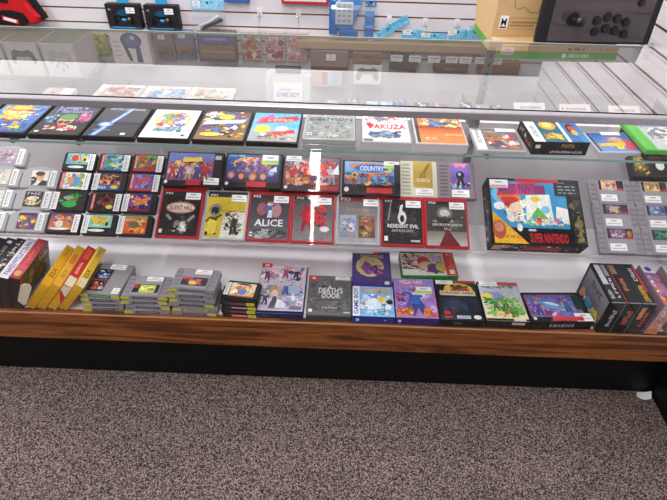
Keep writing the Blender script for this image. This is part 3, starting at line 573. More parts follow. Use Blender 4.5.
scart(.093, .162, [('r', 0, 0, 1, 1, '16151a'), ('g', .03, .3, .9, .97, '2a6ab0', '8ab8e8'), ('e', .45, .84, .35, .1, 'd8804a'), ('e', .5, .78, .3, .12, '3a6ac0'), ('f', 41, .2, .26, .42, 'c88a50', '6a3a1c', 'b05a2a'), ('f', 42, .36, .28, .36, 'd89a58', '7a4a24', 'c86a3a'), ('f', 43, .52, .28, .4, 'c07a44', '5a3018', '9a4a24'), ('t', 'COUNTRY', .3, .7, .72, .84, 'e8f0f8'), ('t', '3', .74, .66, .86, .9, 'ecd03a'), ('b', 231, 46, 'a8502a d88a4a 7a3a20 e8b060 c86a34 3a5a3a 5a7aa0', .03, .26, .88, .66, .04, .1), ('b', 232, 16, '5aa0d8 2a5a90 8ab8d0', .5, .3, .9, .6, .03, .08), ('r', .42, .05, .86, .2, 'c02a30'), ('e', .07, .14, .04, .07, 'e0e0e0'), ('r', .9, .3, 1, .9, '24262a')],
    'black game box with blue sky over brown figures and a yellow numeral 3', [(.065, .112, .0295, .05, .026, False, 1)])
def nes_body(col, dark, ridges=True):
    m = MB(); m.prism([(-.06, 0), (.06, 0), (.06, .126), (.057, .133), (-.057, .133), (-.06, .126)], 0, .0165, col, .0018, 1)
    for k in range(9 if ridges else 0): m.box(-.052, .012 + k * .013, .0163, -.026, .0165 + k * .013, .0175, dark)
    m.box(-.0615, 0, .004, -.06, .02, .012, dark); m.box(.06, 0, .004, .0615, .02, .012, dark)
    m.box(-.045, -.0006, .003, .045, .0004, .0135, dark)
    return m.mesh('shell')
def nes(pose, cols, spec, label, group, stk=None, lab=True, lx=-.017, lw=.062):
    T = thing('game_cartridge', label, 'cartridge', pose[0], pose[1], group)
    link('shell', shared(('nes', lx < -.03) + cols, lambda: nes_body(*cols, lx > -.03)), PLAST, T)
    if lab:
        a = MB(); a.z = .0167; a.art(lx, .035 if lx > -.03 else .012, lw, .095, spec); a.build('paper_label', PRINT, T)
    for s in (stk or []): sticker(T, *s)
    return T
NEG = 'front-loading cartridges on the tilted shelf'
nes(on2(.245, .168), ('cfcbb8', 'aeab9c'), [('r', 0, 0, 1, 1, 'b8993f'), ('g', .0, .5, 1, 1, 'b09038', 'c8ac58'), ('p', [(.2, .3), (.8, .95), (.9, .88), (.35, .25)], '8a7028'), ('e', .5, .45, .16, .12, '9a8030'), ('q', 5, .18, .2, .85, .36, 'eae0b8')],
    'cream cartridge with a gold label on the tilted shelf', NEG, [(.018, .018, .0178, .055, .024)])
nes(on2(.365, .168), ('8c8288', '6e666c'), [('r', 0, 0, 1, 1, '7a5aa8'), ('g', 0, .5, 1, 1, '7a62b8', '9a7ac8'), ('b', 241, 16, 'd88ab0 4a3a78 9ad0e8', .0, .0, 1, .3, .08, .2), ('p', [(.1, .98), (.3, .78), (.5, .9), (.7, .78), (.92, .98)], 'e890a8'), ('e', .5, .52, .22, .16, '1c2430'), ('e', .46, .56, .08, .06, '8ad0d8'), ('p', [(.3, .12), (.45, .5), (.6, .5), (.75, .1), (.6, .1), (.5, .35), (.42, .1)], '1c2230')],
    'grey-brown cartridge with a violet label and dark emblem on the tilted shelf', NEG, [(.012, .018, .0178, .055, .026)])

# ------------------------------------------------------------------ front row on the tilted shelf
G7 = 'disc cases on the front of the tilted shelf'
def ps(x, v, col, spec, label, stkx=.034):
    w, h = .1345, .17
    T = disc_case(on2(x, v), w, h, .0145, col, spec, label, G7, frame=(.006, .006), stk=[(stkx, .142, .0162, .047, .024)] if stkx is not None else [])
    return T
RED, GREY = 'c01526', 'b8babf'
ban = lambda c, tc='e8e8ea': [('r', 0, .88, 1, 1, '1b1b1e'), ('t', 'PS3', .06, .895, .24, .942, tc)]
hit = ('r', 0, .955, 1, 1, RED)
ps(-.5005, .002, RED, [('g', 0, 0, 1, 1, '2a2828', '161416')] + ban(0) + [('b', 301, 18, '3a3636 4a4644 262424', 0, .05, 1, .85, .08, .2), ('e', .5, .6, .38, .13, 'c88a78'), ('e', .5, .6, .34, .1, 'e8d4c8'), ('t', 'SILENT HILL', .2, .55, .8, .65, '8a3a30'), ('b', 302, 14, 'c8c4c0 8a8684 e8e4e0', .35, .02, .75, .35, .03, .09),
    ('p', [(.15, .42), (.2, .46), (.32, .36), (.28, .32)], '9a9694'), ('p', [(.7, .34), (.85, .46), (.9, .42), (.75, .28)], '9a9694'), ('r', .04, .05, .12, .13, 'e8e8e8'), hit],
    'red-framed black disc case with a pale oval title plate on the tilted shelf')
ps(-.3575, .0, GREY, [('r', 0, 0, 1, 1, 'd4b83c')] + [('r', 0, .88, 1, 1, '2a2a2e'), ('t', 'PS3', .06, .895, .24, .945, 'd8d8dc')] + [('p', [(.4, .0), (1, .0), (1, .62), (.45, .5)], 'e2ded2'), ('b', 311, 26, '35332e 8a8778 dcd8c8 5a584c', .45, .05, .95, .55, .04, .12), ('e', .22, .6, .16, .13, '8f8c7c'), ('e', .22, .58, .1, .08, '2c2a26'), ('f', 51, .22, .06, .5, '8f8c7c', '2c2a26', '54503c'), ('f', 52, .72, .06, .46, 'e8e4d8', '2c2a26', '3a3832'), ('p', [(.02, .05), (.3, .1), (.3, .35), (.1, .4)], 'e6cf55'),
    ('t', 'OVERKILL', .38, .56, .98, .76, '2c2820'), ('t', 'OVERKILL', .385, .575, .97, .755, 'e6c62e'), ('r', .03, .04, .1, .12, '333')],
    'grey-framed disc case with a yellow and white cover of grey machinery on the tilted shelf', .036)
ps(-.222, .001, RED, [('g', 0, 0, 1, 1, '6a6a70', '18181c')] + ban(0) + [('e', .5, .62, .34, .22, '5a3238'), ('e', .3, .64, .13, .14, '9a5a60'), ('e', .66, .62, .14, .16, 'b8868a'), ('e', .5, .74, .08, .07, 'd8b0a8'), ('f', 21, .5, .4, .42, 'e0c4b4', '1c1a20', '4a64a0'), ('p', [(.44, .46), (.48, .62), (.56, .62), (.58, .46)], 'd8dce4'), ('b', 321, 18, '8a8a90 4a4a50 a8a8b0', .0, .0, 1, .22, .06, .16), ('t', 'ALICE', .14, .27, .86, .42, 'ecebea'), ('r', .04, .05, .12, .14, 'f0f0f0'), ('t', 'M', .05, .07, .11, .12, '222'), hit],
    'red-framed disc case with white hand-drawn lettering under a blue-dressed figure on the tilted shelf')
ps(-.0855, .0005, RED, [('g', 0, 0, 1, 1, '8a8488', '3a3436')] + ban(0) + [('b', 331, 30, 'c02a34 a8222c d83a44 8a1c24', .2, .3, .85, .8, .05, .14), ('f', 61, .34, .2, .56, 'b8222e', '8a1820', 'c42834'), ('t', '5', .62, .62, .84, .8, 'e02c38'), ('p', [(.3, .3), (.5, .5), (.72, .3), (.68, .46), (.5, .6), (.34, .46)], 'c82a36'), ('e', .8, .25, .12, .06, 'e8e0e0'), hit],
    'red-framed disc case with scattered red ink shapes on grey, left of the twin-picture case', .032)
ps(.0535, .0005, GREY, [('g', 0, 0, 1, 1, 'a8a8ae', '5a5456')] + [('r', 0, .88, 1, 1, '8a3038'), ('t', 'PS3', .06, .9, .3, .97, 'e0d0d0')] + [('t', 'GOD OF WAR', .2, .67, .8, .73, 'b89068'), ('g', .06, .1, .46, .58, '8a90a0', 'a8b0c4'), ('b', 341, 12, 'c8ccd8 6a6a78 8a94b0 b87a5a', .07, .11, .45, .57, .04, .1), ('g', .52, .1, .94, .58, '6a4a3a', '8a6a58'), ('b', 342, 14, 'a87850 4a3028 c89a78 8a3a30', .53, .11, .93, .57, .04, .1)],
    'grey-framed disc case with two small pictures side by side on the tilted shelf', .04)
ps(.192, .0005, RED, [('g', 0, 0, 1, 1, '242426', '141416')] + ban(0) + [('b', 351, 26, '2a2a2c 38383a 1e1e20', 0, .05, 1, .86, .08, .22), ('e', .49, .56, .11, .15, 'dcdcde'), ('e', .49, .54, .055, .08, '1c1c1e'), ('p', [(.4, .6), (.44, .82), (.52, .86), (.48, .66)], 'dcdcde'), ('t', 'RESIDENT EVIL', .12, .34, .9, .42, 'e6e6e8'), ('t', 'ANTHOLOGY', .22, .25, .78, .31, 'b0b0b4'), ('r', .04, .06, .13, .16, 'f0f0f0'), ('r', .7, .05, .93, .09, 'c0c0c4'), hit, ('p', [(.12, .5), (.2, .9), (.22, .9), (.16, .5)], '8a8a8c')],
    'red-framed black disc case with a large silver numeral and white title on the tilted shelf')
ps(.328, .0, RED, [('g', 0, 0, 1, 1, '4a4644', '3a3a3c')] + ban(0) + [('e', .46, .7, .2, .13, '7a7874'), ('e', .46, .7, .13, .08, 'c8c6c0'), ('r', .2, .52, .8, .58, '24221f'), ('b', 361, 26, '5a5652 2a2826 8a867e 403c38', 0, .3, 1, .66, .06, .14), ('l', 9, .15, .42, .9, .47, 'b0aca4'), ('g', 0, 0, 1, .3, 'b8b4ac', '77736c'), ('p', [(.3, 0), (.48, .32), (.56, .32), (.82, 0)], '6a2228'), hit],
    'red-framed grey disc case with a dark red carpet running up the cover', .034)
# big boxed set
box_thing(on2(.592, .002), .282, .222, .058, '131317', [('r', 0, 0, 1, 1, '141418'), ('r', .02, .24, .84, .96, '2f9ad0'), ('r', .3, .94, .78, 1, 'c8283a'), ('p', [(.02, .74), (.08, .9), (.24, .62), (.1, .58)], '6ac0e8'), ('p', [(.1, .66), (.1, .78), (.34, .72), (.34, .62)], 'e87a30'),
    ('p', [(.08, .72), (.12, .9), (.52, .95), (.52, .76)], 'c8384a'), ('t', 'MARIO PAINT', .12, .76, .5, .92, '4a2f9a'), ('r', .5, .76, .62, .9, '8a2a6a'),
    ('p', [(.38, .3), (.4, .74), (.66, .76), (.68, .3)], 'f2f4ee'), ('e', .5, .68, .05, .05, 'ecd040'), ('p', [(.42, .38), (.52, .56), (.62, .38)], '6ab85a'), ('e', .6, .52, .05, .06, '8ad0e8'), ('p', [(.7, .4), (.72, .58), (.84, .54), (.84, .3)], 'f4f4f2'),
    ('b', 371, 24, 'e87a8a f0d060 8ac878 6ab0e0 f4f0ea d84a4a e8e8e8', .34, .26, .84, .42, .015, .04), ('b', 372, 12, 'c8302f e8e4de d8403a f0c8a8 f4f0ea', .14, .3, .4, .68, .04, .09), ('e', .22, .66, .1, .05, 'cc2f2f'), ('e', .28, .54, .07, .08, 'f0d2b4'), ('e', .1, .56, .06, .06, 'f2f2f0'), ('e', .3, .24, .03, .06, 'f0f0e4'),
    ('p', [(.02, 0), (.02, .48), (.38, 0)], 'eab028'), ('e', .08, .2, .07, .14, 'b85a48'), ('e', .08, .24, .05, .08, 'd88a70'), ('l', 3, .14, .08, .28, .12, 'b88a20'), ('t', 'SUPER NINTENDO', .4, .02, .8, .16, 'd02838'), ('r', .39, .19, .47, .22, 'c8c8cc'),
    ('p', [(.72, .74), (.72, .95), (.98, .93), (.98, .74)], '20282c'), ('l', 5, .76, .88, .95, .9, '8a9a9a'), ('l', 6, .76, .83, .95, .85, '8a9a9a'), ('l', 7, .76, .78, .95, .8, '8a9a9a'), ('b', 373, 30, '2a2a2c 6a6248 3a3a30 8a7a50 1c1c1e', .85, .02, 1, .7, .015, .05)],
    'large boxed paint set with sky-blue cover, purple title and yellow corner on the tilted shelf', 'large boxes on the tilted shelf', stk=[(-.107, .2, .0595, .056, .03, False, 2)],
    front=[('r', 0, 0, 1, 1, '2a2a2e'), ('r', .02, .2, .2, .8, 'c8a890'), ('b', 374, 30, 'b83a48 d8d8dc 5a3a40 8a8a90 e8e0e0', .1, .1, .98, .9, .01, .03), ('r', .35, .3, .75, .7, 'b83848')],
    left=[('r', 0, 0, 1, 1, '222226'), ('b', 375, 24, '8a3a48 4a4a50 c8a89a 3a6a8a', .05, .1, .95, .9, .03, .08)], topm=PRINT)

# 16-bit cartridges
def snes_body():
    m = MB(); m.prism([(-.0675, .002), (-.0655, 0), (.0655, 0), (.0675, .002), (.0675, .08), (.062, .087), (-.062, .087), (-.0675, .08)], 0, .0145, '8f8b93', .002, 2)
    m.box(-.044, .001, .0143, .044, .085, .0185, '97939b', .0012)
    for s in (-1, 1):
        for k in range(4): m.box(s * .056 - .009, .014 + k * .017, .0143, s * .056 + .009, .022 + k * .017, .0158, '837f88', .0005)
    m.box(-.036, -.0006, .004, .036, .0006, .0125, '6e6a72'); return m.mesh('shell')
def snes(pose, spec, label, group, stk=None, lab=True, endlab=None, ystk=None, name='game_cartridge', ly=.048):
    T = thing(name, label, 'cartridge', pose[0], pose[1], group)
    link('shell', shared('snes', snes_body), PLAST, T)
    if lab:
        a = MB(); a.z = .0187; a.art(-.039, ly, .078, .034, spec); a.build('paper_label', PRINT, T)
    for s in (stk or []): sticker(T, *s)
    end_bits(T, .0675, .0145, endlab, ystk); return T
def end_bits(T, hw, t, endlab, ystk, inset=.0):
    Mx = Matrix(((1, 0, 0, 0), (0, 0, -1, -.0009 - inset), (0, 1, 0, 0), (0, 0, 0, 1)))
    if endlab:
        a = MB().at(Mx); a.art(-hw * .5, .003, hw * 1.05, t - .006, [('r', 0, 0, 1, 1, endlab[0]), ('l', 3, .08, .25, .92, .75, endlab[1])]); a.build('end_label', PRINT, T)
    if ystk:
        for u in ystk:
            a = MB().at(Mx); a.z += 1e-4; a.rect(u * hw - .0125, .001, u * hw + .0125, t - .002, 'd9d24a'); a.art(u * hw - .0125, .001, .025, t - .003, [('l', 2, .15, .35, .85, .6, '9a9438')])
            a.build('colour_tag', PAPER, T, 'yellow tag sticker')
SG = 'grey cartridges in a block on the tilted shelf'
sl = lambda s, bg, pal, c2: [('r', 0, 0, 1, 1, '16151a'), ('g', .1, 0, .72, 1, bg, bg), ('b', s, 24, pal, .1, .02, .72, .98, .04, .13), ('r', .72, 0, 1, .22, 'b02a34')] + c2
spots = [(.1685, 0, 'd8b0a0', 'f0e0d0 d84a40 e8b870 b03a3a f4f0ea', [], 'grey cartridge with a red and cream label, top left of the block'),
         (.0835, 0, '4a3a5a', 'c8a060 6a4a80 8a8ac0 3a2a40 e0b890', [('e', .42, .5, .18, .28, 'c8a888')], 'grey cartridge with a dark violet label, middle left of the block'),
         (-.002, 0, '5a3a6a', '8a6ab0 b88ac0 3a2a4a 7a5a48 d8c0d8', [('e', .85, .5, .09, .3, 'a8783a')], 'grey cartridge with a purple label and gold roundel, bottom left of the block'),
         (.1685, 1, 'c8a868', 'd8b878 8a6a3a e8d098 a8843a', [], 'grey cartridge with a tan label, top right of the block'),
         (.0835, 1, '5a6a9a', '8a9ac8 3a4a70 c8d0e8 6a7ab0', [], 'grey cartridge with a blue-grey label, middle right of the block'),
         (-.002, 1, '1c5a4a', '2a8a6a 1a3a34 4aa888 0f2a24', [], 'grey cartridge with a dark green label, bottom right of the block')]
for i, (v, c, bg, pal, ex, lab) in enumerate(spots):
    snes(on2(.8565 + .1365 * c, max(v, .0005)), sl(400 + i, bg, pal, ex), lab, SG, stk=[(-.012, .02, .0192, .05, .024)])
box_thing(on2(.99, .262), .12, .085, .03, '24221c', [('r', 0, 0, 1, 1, '24221c'), ('b', 431, 22, '8a7a40 c8b060 3a3428 5a5030', .02, .02, .5, .98, .05, .14), ('r', .55, .1, .95, .9, '17171a'), ('e', .75, .5, .12, .2, 'd8d4c8')],
          'small dark box with a yellowish picture above the grey cartridge block at the right end', 'boxes at the right end of the tilted shelf', m=CARD)

# ------------------------------------------------------------------ deck: leaning clamshells and yellow boxes at the left
def standing(xb, y, lean, t, h, d, body, spine, front, label, group, name='boxed_game', cat='game box', side=None, m=CARD, pull=0.):
    """box standing on its long side, pivoting on its lower right edge; local x from -t to 0, y depth, z height"""
    T = thing(name, label, cat, (xb, y, ZDECK + .0006), (0, lean, 0), group)
    MB().box(-t, 0, 0, 0, d, h, body, .0012).build('carton', m, T)
    a = MB().at(Matrix(((1, 0, 0, -t), (0, 1, 0, 0), (0, 0, 1, h + .0001), (0, 0, 0, 1)))); a.art(.0012, .0012, t - .0024, d - .0024, spine); a.build('printed_spine', m, T)
    if front:
        a = MB().at(Matrix(((1, 0, 0, -t), (0, 0, -1, -.0002), (0, 1, 0, 0), (0, 0, 0, 1)))); a.art(.0012, .0012, t - .0024, h - .0024, front); a.build('printed_end', m, T)
    if side:   # right face
        a = MB().at(Matrix(((0, 0, 1, .0002), (1, 0, 0, 0), (0, 1, 0, 0), (0, 0, 0, 1)))); a.art(.0012, .0012, d - .0024, h - .0024, side); a.build('printed_side', m, T)
    return T
GC = 'clamshell games standing at the left end of the deck'
L = R(17); c_ = .0308
cl = [(-.962, '26262a', [('r', 0, 0, 1, 1, 'b83a42'), ('g', 0, 0, 1, .3, 'a83038', 'd0606a'), ('Q', 8, .3, .3, .72, .9, 'd86a70'), ('r', 0, 0, .08, 1, 'd87a80'), ('e', .5, .12, .3, .07, 'd8b070')], 'red-spined black clamshell game leaning at the left of the deck'),
      (-.962 - .0325, '1c1c20', [('r', 0, 0, 1, 1, 'e6e4ec'), ('Q', 15, .22, .08, .78, .92, '6a5a9a')], 'white-spined black clamshell game leaning beside the red-spined one'),
      (-.962 - .065, '17171a', [('r', 0, 0, 1, 1, '1c1b1e'), ('b', 441, 16, 'e0ddd4 b8b4a8 6a6058', .1, .05, .9, .95, .1, .26)], 'black clamshell game with a spine of pale pictures, third from the red-spined one'),
      (-.962 - .0975, '141417', [('r', 0, 0, 1, 1, '141417'), ('Q', 6, .3, .3, .7, .8, '8a8a90'), ('e', .5, .9, .25, .04, 'd8d8d8')], 'plain black clamshell game, fourth from the red-spined one'),
      (-.962 - .13, '141417', [('r', 0, 0, 1, 1, '161518'), ('Q', 6, .3, .2, .7, .7, 'a8a8ae')], 'black clamshell game with grey spine lettering at the far left of the deck')]
for x, body, sp, lab in cl:
    standing(x, .012, L, c_, .133, .178, body, sp, [('r', 0, 0, 1, 1, '0c0c0e'), ('r', .06, .04, .94, .06, '2c2c30')], lab, GC, name='clamshell_game', cat='game case', m=PRINT,
             side=[('g', 0, 0, 1, 1, '3a4a40', '5a5048'), ('b', 445, 30, '4a6a58 8a7a58 2c3a34 b89a6a 5a3a34', 0, 0, 1, 1, .05, .14), ('r', 0, 0, .06, 1, 'b83a42')] if body == '26262a' else None)
GY = 'yellow cartons leaning at the left of the deck'
L = R(40)
yel = 'd9a51c'
Yf = [('g', 0, 0, 1, 1, 'c8900f', 'e2b228')]
def xe(t): return [('T', '32X', .22, .2, .78, .42, '6a4c0c'), ('Q', 5, .3, .74, .66, .95, 'a8801c')]
ys = [(-.828, yel, [('r', 0, 0, 1, 1, 'e0b02a'), ('r', 0, 0, .18, 1, 'f0d878'), ('r', .2, .74, .84, .95, 'b8a85a'), ('g', .2, .0, 1, .22, 'd8d0b0', 'e8d9a0')] + xe('GAME'), 'yellow carton with faint spine lettering, rightmost of the leaning cartons'),
      (-.862, 'c23024', [('r', 0, 0, 1, 1, 'c82f2a'), ('r', 0, 0, 1, .22, 'e8dcc8'), ('Q', 7, .3, .3, .7, .58, 'f0d0c8'), ('r', .15, .68, .85, .95, 'd8603a')], 'red carton among the leaning yellow cartons'),
      (-.896, yel, [('r', 0, 0, 1, 1, 'e6b838'), ('r', .2, .55, .8, .8, 'd8843a'), ('T', '32X', .26, .2, .74, .4, 'a8821c')], 'yellow carton with an orange spine patch, left of the red carton'),
      (-.930, yel, [('r', 0, 0, 1, 1, 'dda81f')] + xe('ATARI'), 'yellow carton with an open cream end flap, leftmost of the leaning cartons')]
for i, (x, body, sp, lab) in enumerate(ys):
    T = standing(x, .012, L, .0255, .13, .176, body, sp, Yf if i != 1 else [('r', 0, 0, 1, 1, 'c82f2a'), ('p', [(0, 0), (1, 0), (1, .3), (0, .75)], 'd8a41c'), ('p', [(0, .8), (1, .6), (1, 1), (0, 1)], 'e8dcc8')], lab, GY,
                 side=[('r', 0, 0, 1, 1, 'd8a82a'), ('r', .1, .1, .9, .7, 'c8742a')])
    if i == 3:
        m = MB(); m.at(Matrix.Rotation(R(-10), 4, 'Y'))
        pts = [(-.047, .022), (-.03, .012), (-.022, .02), (-.02, .104), (-.026, .115), (-.042, .11), (-.05, .098)]
        m.add([(x_, -.0055, z_) for x_, z_ in pts] + [(x_, -.0035, z_) for x_, z_ in pts], [tuple(range(7)), tuple(range(13, 6, -1))] + [(k, (k + 1) % 7, 7 + (k + 1) % 7, 7 + k) for k in range(7)], 'd9cbb2'); m.build('end_flap', KRAFT, T, 'open cream cardboard flap')

# ------------------------------------------------------------------ deck: stacks of cartridges
def pick(*a): return a
NS = 'grey cartridges stacked beside the yellow cartons'
nc = ('8f8b90', '726e74')
st_n = [('lowest', .0, None), ('second from the bottom', .0177, None), ('third from the bottom', .0354, None), ('topmost', .0531, 1)]
for i, (nm, dz, top) in enumerate(st_n):
    pose = ((-.713 + (.004 if i == 1 else 0), .016 + .002 * i, ZDECK + .0006 + dz), (0, 0, R(3 - 2 * i)))
    lab = 'grey cartridge with portrait blue and red label, topmost beside the yellow cartons' if top else 'grey cartridge, %s of the stack beside the yellow cartons' % nm
    T = nes(pose, nc, [('r', 0, 0, 1, 1, '1c2238'), ('b', 451, 14, '4a8ac8 8ac0e8 e8f0f4 2a4a8a', .08, .54, .95, .96, .08, .2), ('r', 0, .46, 1, .52, 'b83a30'), ('b', 452, 14, 'd86a5a e8d0c8 a83a38 f0f0f0 5a3a48', .08, .04, .95, .44, .08, .2)], lab, NS,
            stk=[(.012, .118, .0178, .05, .022), (.046, .016, .0179, .022, .024)] if top else None, lab=bool(top), lx=-.046, lw=.05)
    end_bits(T, .06, .0165, (('3a8a5a', '8ac0a0') if top else ('4a484c', '8a8a8c')), (-.82, .8) if top else (-.82,))
SS = 'grey cartridges in the low stack of four'
for i in range(4):
    top = i == 3; nm = ('lowest', 'second from the bottom', 'third from the bottom')[i] if not top else ''
    lab = 'grey cartridge with a yellow and black label, topmost of the low stack of four' if top else 'grey cartridge, %s of the low stack of four' % nm
    snes(((-.578 + (0, .004, -.002, .001)[i], .012 + .0015 * i, ZDECK + .0006 + i * .0192), (0, 0, R((1, -1, 1, 0)[i]))), [('r', 0, 0, 1, 1, '17171c'), ('r', .25, 0, .85, .92, 'c8d048'), ('b', 461, 12, 'e0e060 8a9a30 d8c848 f0f0a0', .27, .05, .83, .88, .05, .12), ('r', 0, .55, .18, 1, 'b02a3c')], lab, SS,
         stk=[(.016, .07, .0192, .05, .02)] if top else None, lab=top, ly=.012, endlab=('45424a', '9a98a0'), ystk=((-.85,), (.84,), (-.86, .85), (-.85, .86))[i])
# price sticker on the top cart of that stack sits on the far edge
S5 = 'grey cartridges in the tall stack of six'
nm5 = ('lowest', 'second from the bottom', 'third from the bottom', 'third from the top', 'second from the top')
for i in range(6):
    top = i == 5
    lab = 'grey cartridge with a red, black and orange label, topmost of the tall stack of six' if top else 'grey cartridge, %s of the tall stack of six' % nm5[i]
    T = snes(((-.43 + (-.006, .002, -.008, .0, -.003, .004)[i], .012 + .004 * (i == 5), ZDECK + .0006 + i * .0192), (0, 0, R((0, 1, -1, -2, 0, -3)[i]))), [('r', 0, 0, 1, 1, '2a1c24'), ('r', 0, .7, .4, 1, 'c83040'), ('b', 471, 20, 'd8883a e8c04a 8a4a9a 5a3a78 c84a6a', .22, .05, .8, .9, .04, .12), ('e', .45, .3, .14, .22, 'e8c03a')], lab, S5,
         lab=top, ly=.012, endlab=(('45424a', '9a98a0'), ('c8b48a', '6a5a40'), ('3a383e', '8a888e'), ('45424a', '9a98a0'), ('45424a', '9a98a0'), None)[i], ystk=((.84,), (-.84,), (.84, ), (-.86,), (-.86,), (-.86,))[i])
    if top: sticker(T, .018, .07, .0192, .05, .02)
def gen_flat(x, y, z, rz, lab, top, endc):
    T = thing('game_cartridge', lab, 'cartridge', (x, y, z), (0, 0, rz), 'black cartridges stacked on the deck')
    link('shell', shared('gen', gen_body), PLAST, T)
    if top:
        a = MB(); a.z = .0157; a.art(-.036, .005, .075, .056, [('g', 0, 0, 1, 1, 'd8a878', 'e8d8b8'), ('b', 481, 18, 'd8704a e8c890 c85a3a f0e8d8', 0, .1, 1, .95, .05, .16), ('e', .5, .35, .18, .22, '3a7ac8'), ('e', .35, .6, .14, .16, 'd8603a'), ('e', .5, .92, .3, .06, '35353a'), ('r', .0, 0, 1, .07, 'c84a3a')]); a.build('paper_label', PRINT, T)
        sticker(T, -.045, .034, .0166, .014, .052, True)
    end_bits(T, .052, .0155, endc, () if top else (.74,)); return T
for i in range(5):
    top = i == 4
    gen_flat(-.296 + (0, -.003, .001, -.002, .006)[i], .012 + .001 * i, ZDECK + .0006 + i * .0165, R((-1, 0, -2, -1, -5)[i]),
             'black cartridge with a peach and blue label, topmost of the black stack on the deck' if top else 'black cartridge, %s of the black stack on the deck' % ('lowest', 'second from the bottom', 'third from the bottom', 'fourth from the bottom')[i], top, (('c83048', 'f0c0c8'), ('35353a', 'c83048'), ('35353a', 'd8d8d8'), ('35353a', 'c83048'), None)[i])

# ------------------------------------------------------------------ deck: boxes lying flat
GD = 'game boxes lying on the deck behind the front glass'
box_thing(ond(-.1785, .014), .15, .212, .028, '232a5a', [('g', 0, 0, 1, 1, 'c8c0d8', 'd8c8d8'), ('b', 501, 44, 'd8a0b8 8a7ab0 e8e0ec b06a90 6a8ac0 f0d8e0 3a4a78 c8c8e0', 0, .5, 1, .96, .04, .13), ('r', 0, .9, .22, 1, 'd82a3c'), ('r', .06, .925, .16, .975, 'f4d8dc'), ('r', .22, .55, .82, .62, 'dfe4f0'), ('q', 9, .25, .555, .8, .615, '8a86b0'),
    ('b', 502, 44, 'd8d8ec a8b0d8 e8d8e0 7a8ac0 f0f0f4 c8a8c0 8ab0d8', 0, .08, 1, .54, .05, .14), ('f', 90, 0.15, 0.62, .24, 'ecd4cc', 'a03a6a', '6a3a70'), ('f', 91, 0.35, 0.66, .24, 'ecd4cc', 'c87aa0', 'e8dce8'), ('f', 92, 0.55, 0.66, .24, 'ecd4cc', 'd05070', 'b04868'), ('f', 93, 0.78, 0.64, .24, 'ecd4cc', '4a5a98', '3a3a60'), ('f', 94, 0.15, 0.34, .24, 'ecd4cc', '8a6ab0', 'e0e0f0'), ('f', 95, 0.80, 0.34, .24, 'ecd4cc', '9ab8e8', 'dfe4f4'), ('f', 96, 0.60, 0.30, .24, 'ecd4cc', 'd8d8e8', '5a6aa8'), ('f', 97, 0.20, 0.10, .24, 'ecd4cc', '6a4a80', '48486e'), ('f', 98, 0.78, 0.10, .24, 'ecd4cc', 'b8c4e0', 'e8e8f2'), ('e', .38, .38, .13, .1, 'c8a878'), ('e', .38, .33, .08, .07, 'ecd0c0'), ('p', [(.28, .04), (.36, .27), (.42, .27), (.52, .04)], '5a5070'), ('p', [(.42, .04), (.45, .22), (.58, .18), (.64, .04)], 'e8e8f0'), ('e', .78, .42, .13, .1, 'b0c0e0'), ('r', .72, .03, .97, .08, '6a6a80')],
    'tall pastel boxed game of many pale figures with a navy front edge, on the deck', GD, front=[('r', 0, 0, 1, 1, '1f2654'), ('r', .02, .68, .98, .74, '8a90c0'), ('r', .04, .2, .3, .4, '3a4278')], topm=PRINT, stk=[(.055, .203, .0292, .045, .01)])
box_thing(ond(-.0255, .011), .138, .172, .021, '4c4d51', [('g', 0, 0, 1, 1, '5b5c60', '6a6b6f'), ('b', 511, 26, '626367 58595d 6c6d71', 0, 0, 1, 1, .1, .25), ('r', .02, .86, .2, .985, 'd82a34'), ('r', .07, .9, .15, .95, 'f4d8d8'), ('t', "DEATH'S", .24, .54, .8, .68, 'eceae8'), ('t', 'DOOR', .32, .41, .74, .54, 'eceae8'), ('p', [(.46, .66), (.5, .74), (.54, .66)], 'eceae8'), ('e', .5, .36, .34, .02, '43444a'), ('l', 12, .34, .16, .68, .185, 'b8b8ba'), ('r', .04, .06, .12, .13, 'e8e8e8'), ('r', .83, .05, .97, .085, 'c8c8ca')],
    'dark grey boxed game with white gothic title and red corner on the deck', GD, front=[('r', 0, 0, 1, 1, '3b3c40'), ('r', .02, .85, .98, 1, '6c6d72')], stk=[(.04, .16, .022, .048, .016)], topm=PRINT)
box_thing(ond(.1095, .138), .128, .17, .025, '3a2c70', [('g', 0, 0, 1, 1, '3f2f80', '4f3f98'), ('r', 0, .93, .55, 1, 'c8c8cc'), ('r', .55, .93, .72, 1, 'd83a4a'), ('r', 0, .9, 1, .93, '2c2258'), ('e', .45, .55, .37, .3, 'e2d68a'), ('e', .45, .55, .31, .25, 'd8c87a'), ('p', [(.2, .5), (.34, .72), (.5, .58), (.62, .4), (.4, .3)], '8a4a9a'), ('b', 521, 14, '7a3a90 c86aa8 4a2a68 d88ab0', .25, .28, .85, .66, .05, .12), ('p', [(.18, .84), (.3, .9), (.78, .88), (.86, .78), (.5, .82)], '1c1c24'), ('t', 'DARKWING', .22, .8, .82, .9, 'e2dcc0'), ('p', [(.2, .1), (.95, .28), (.95, .22), (.3, .06)], '5a2a5a'), ('e', .88, .09, .07, .05, 'd8d8dc')],
    'deep violet boxed game with a pale moon disc at the back of the deck', GD, topm=PRINT)
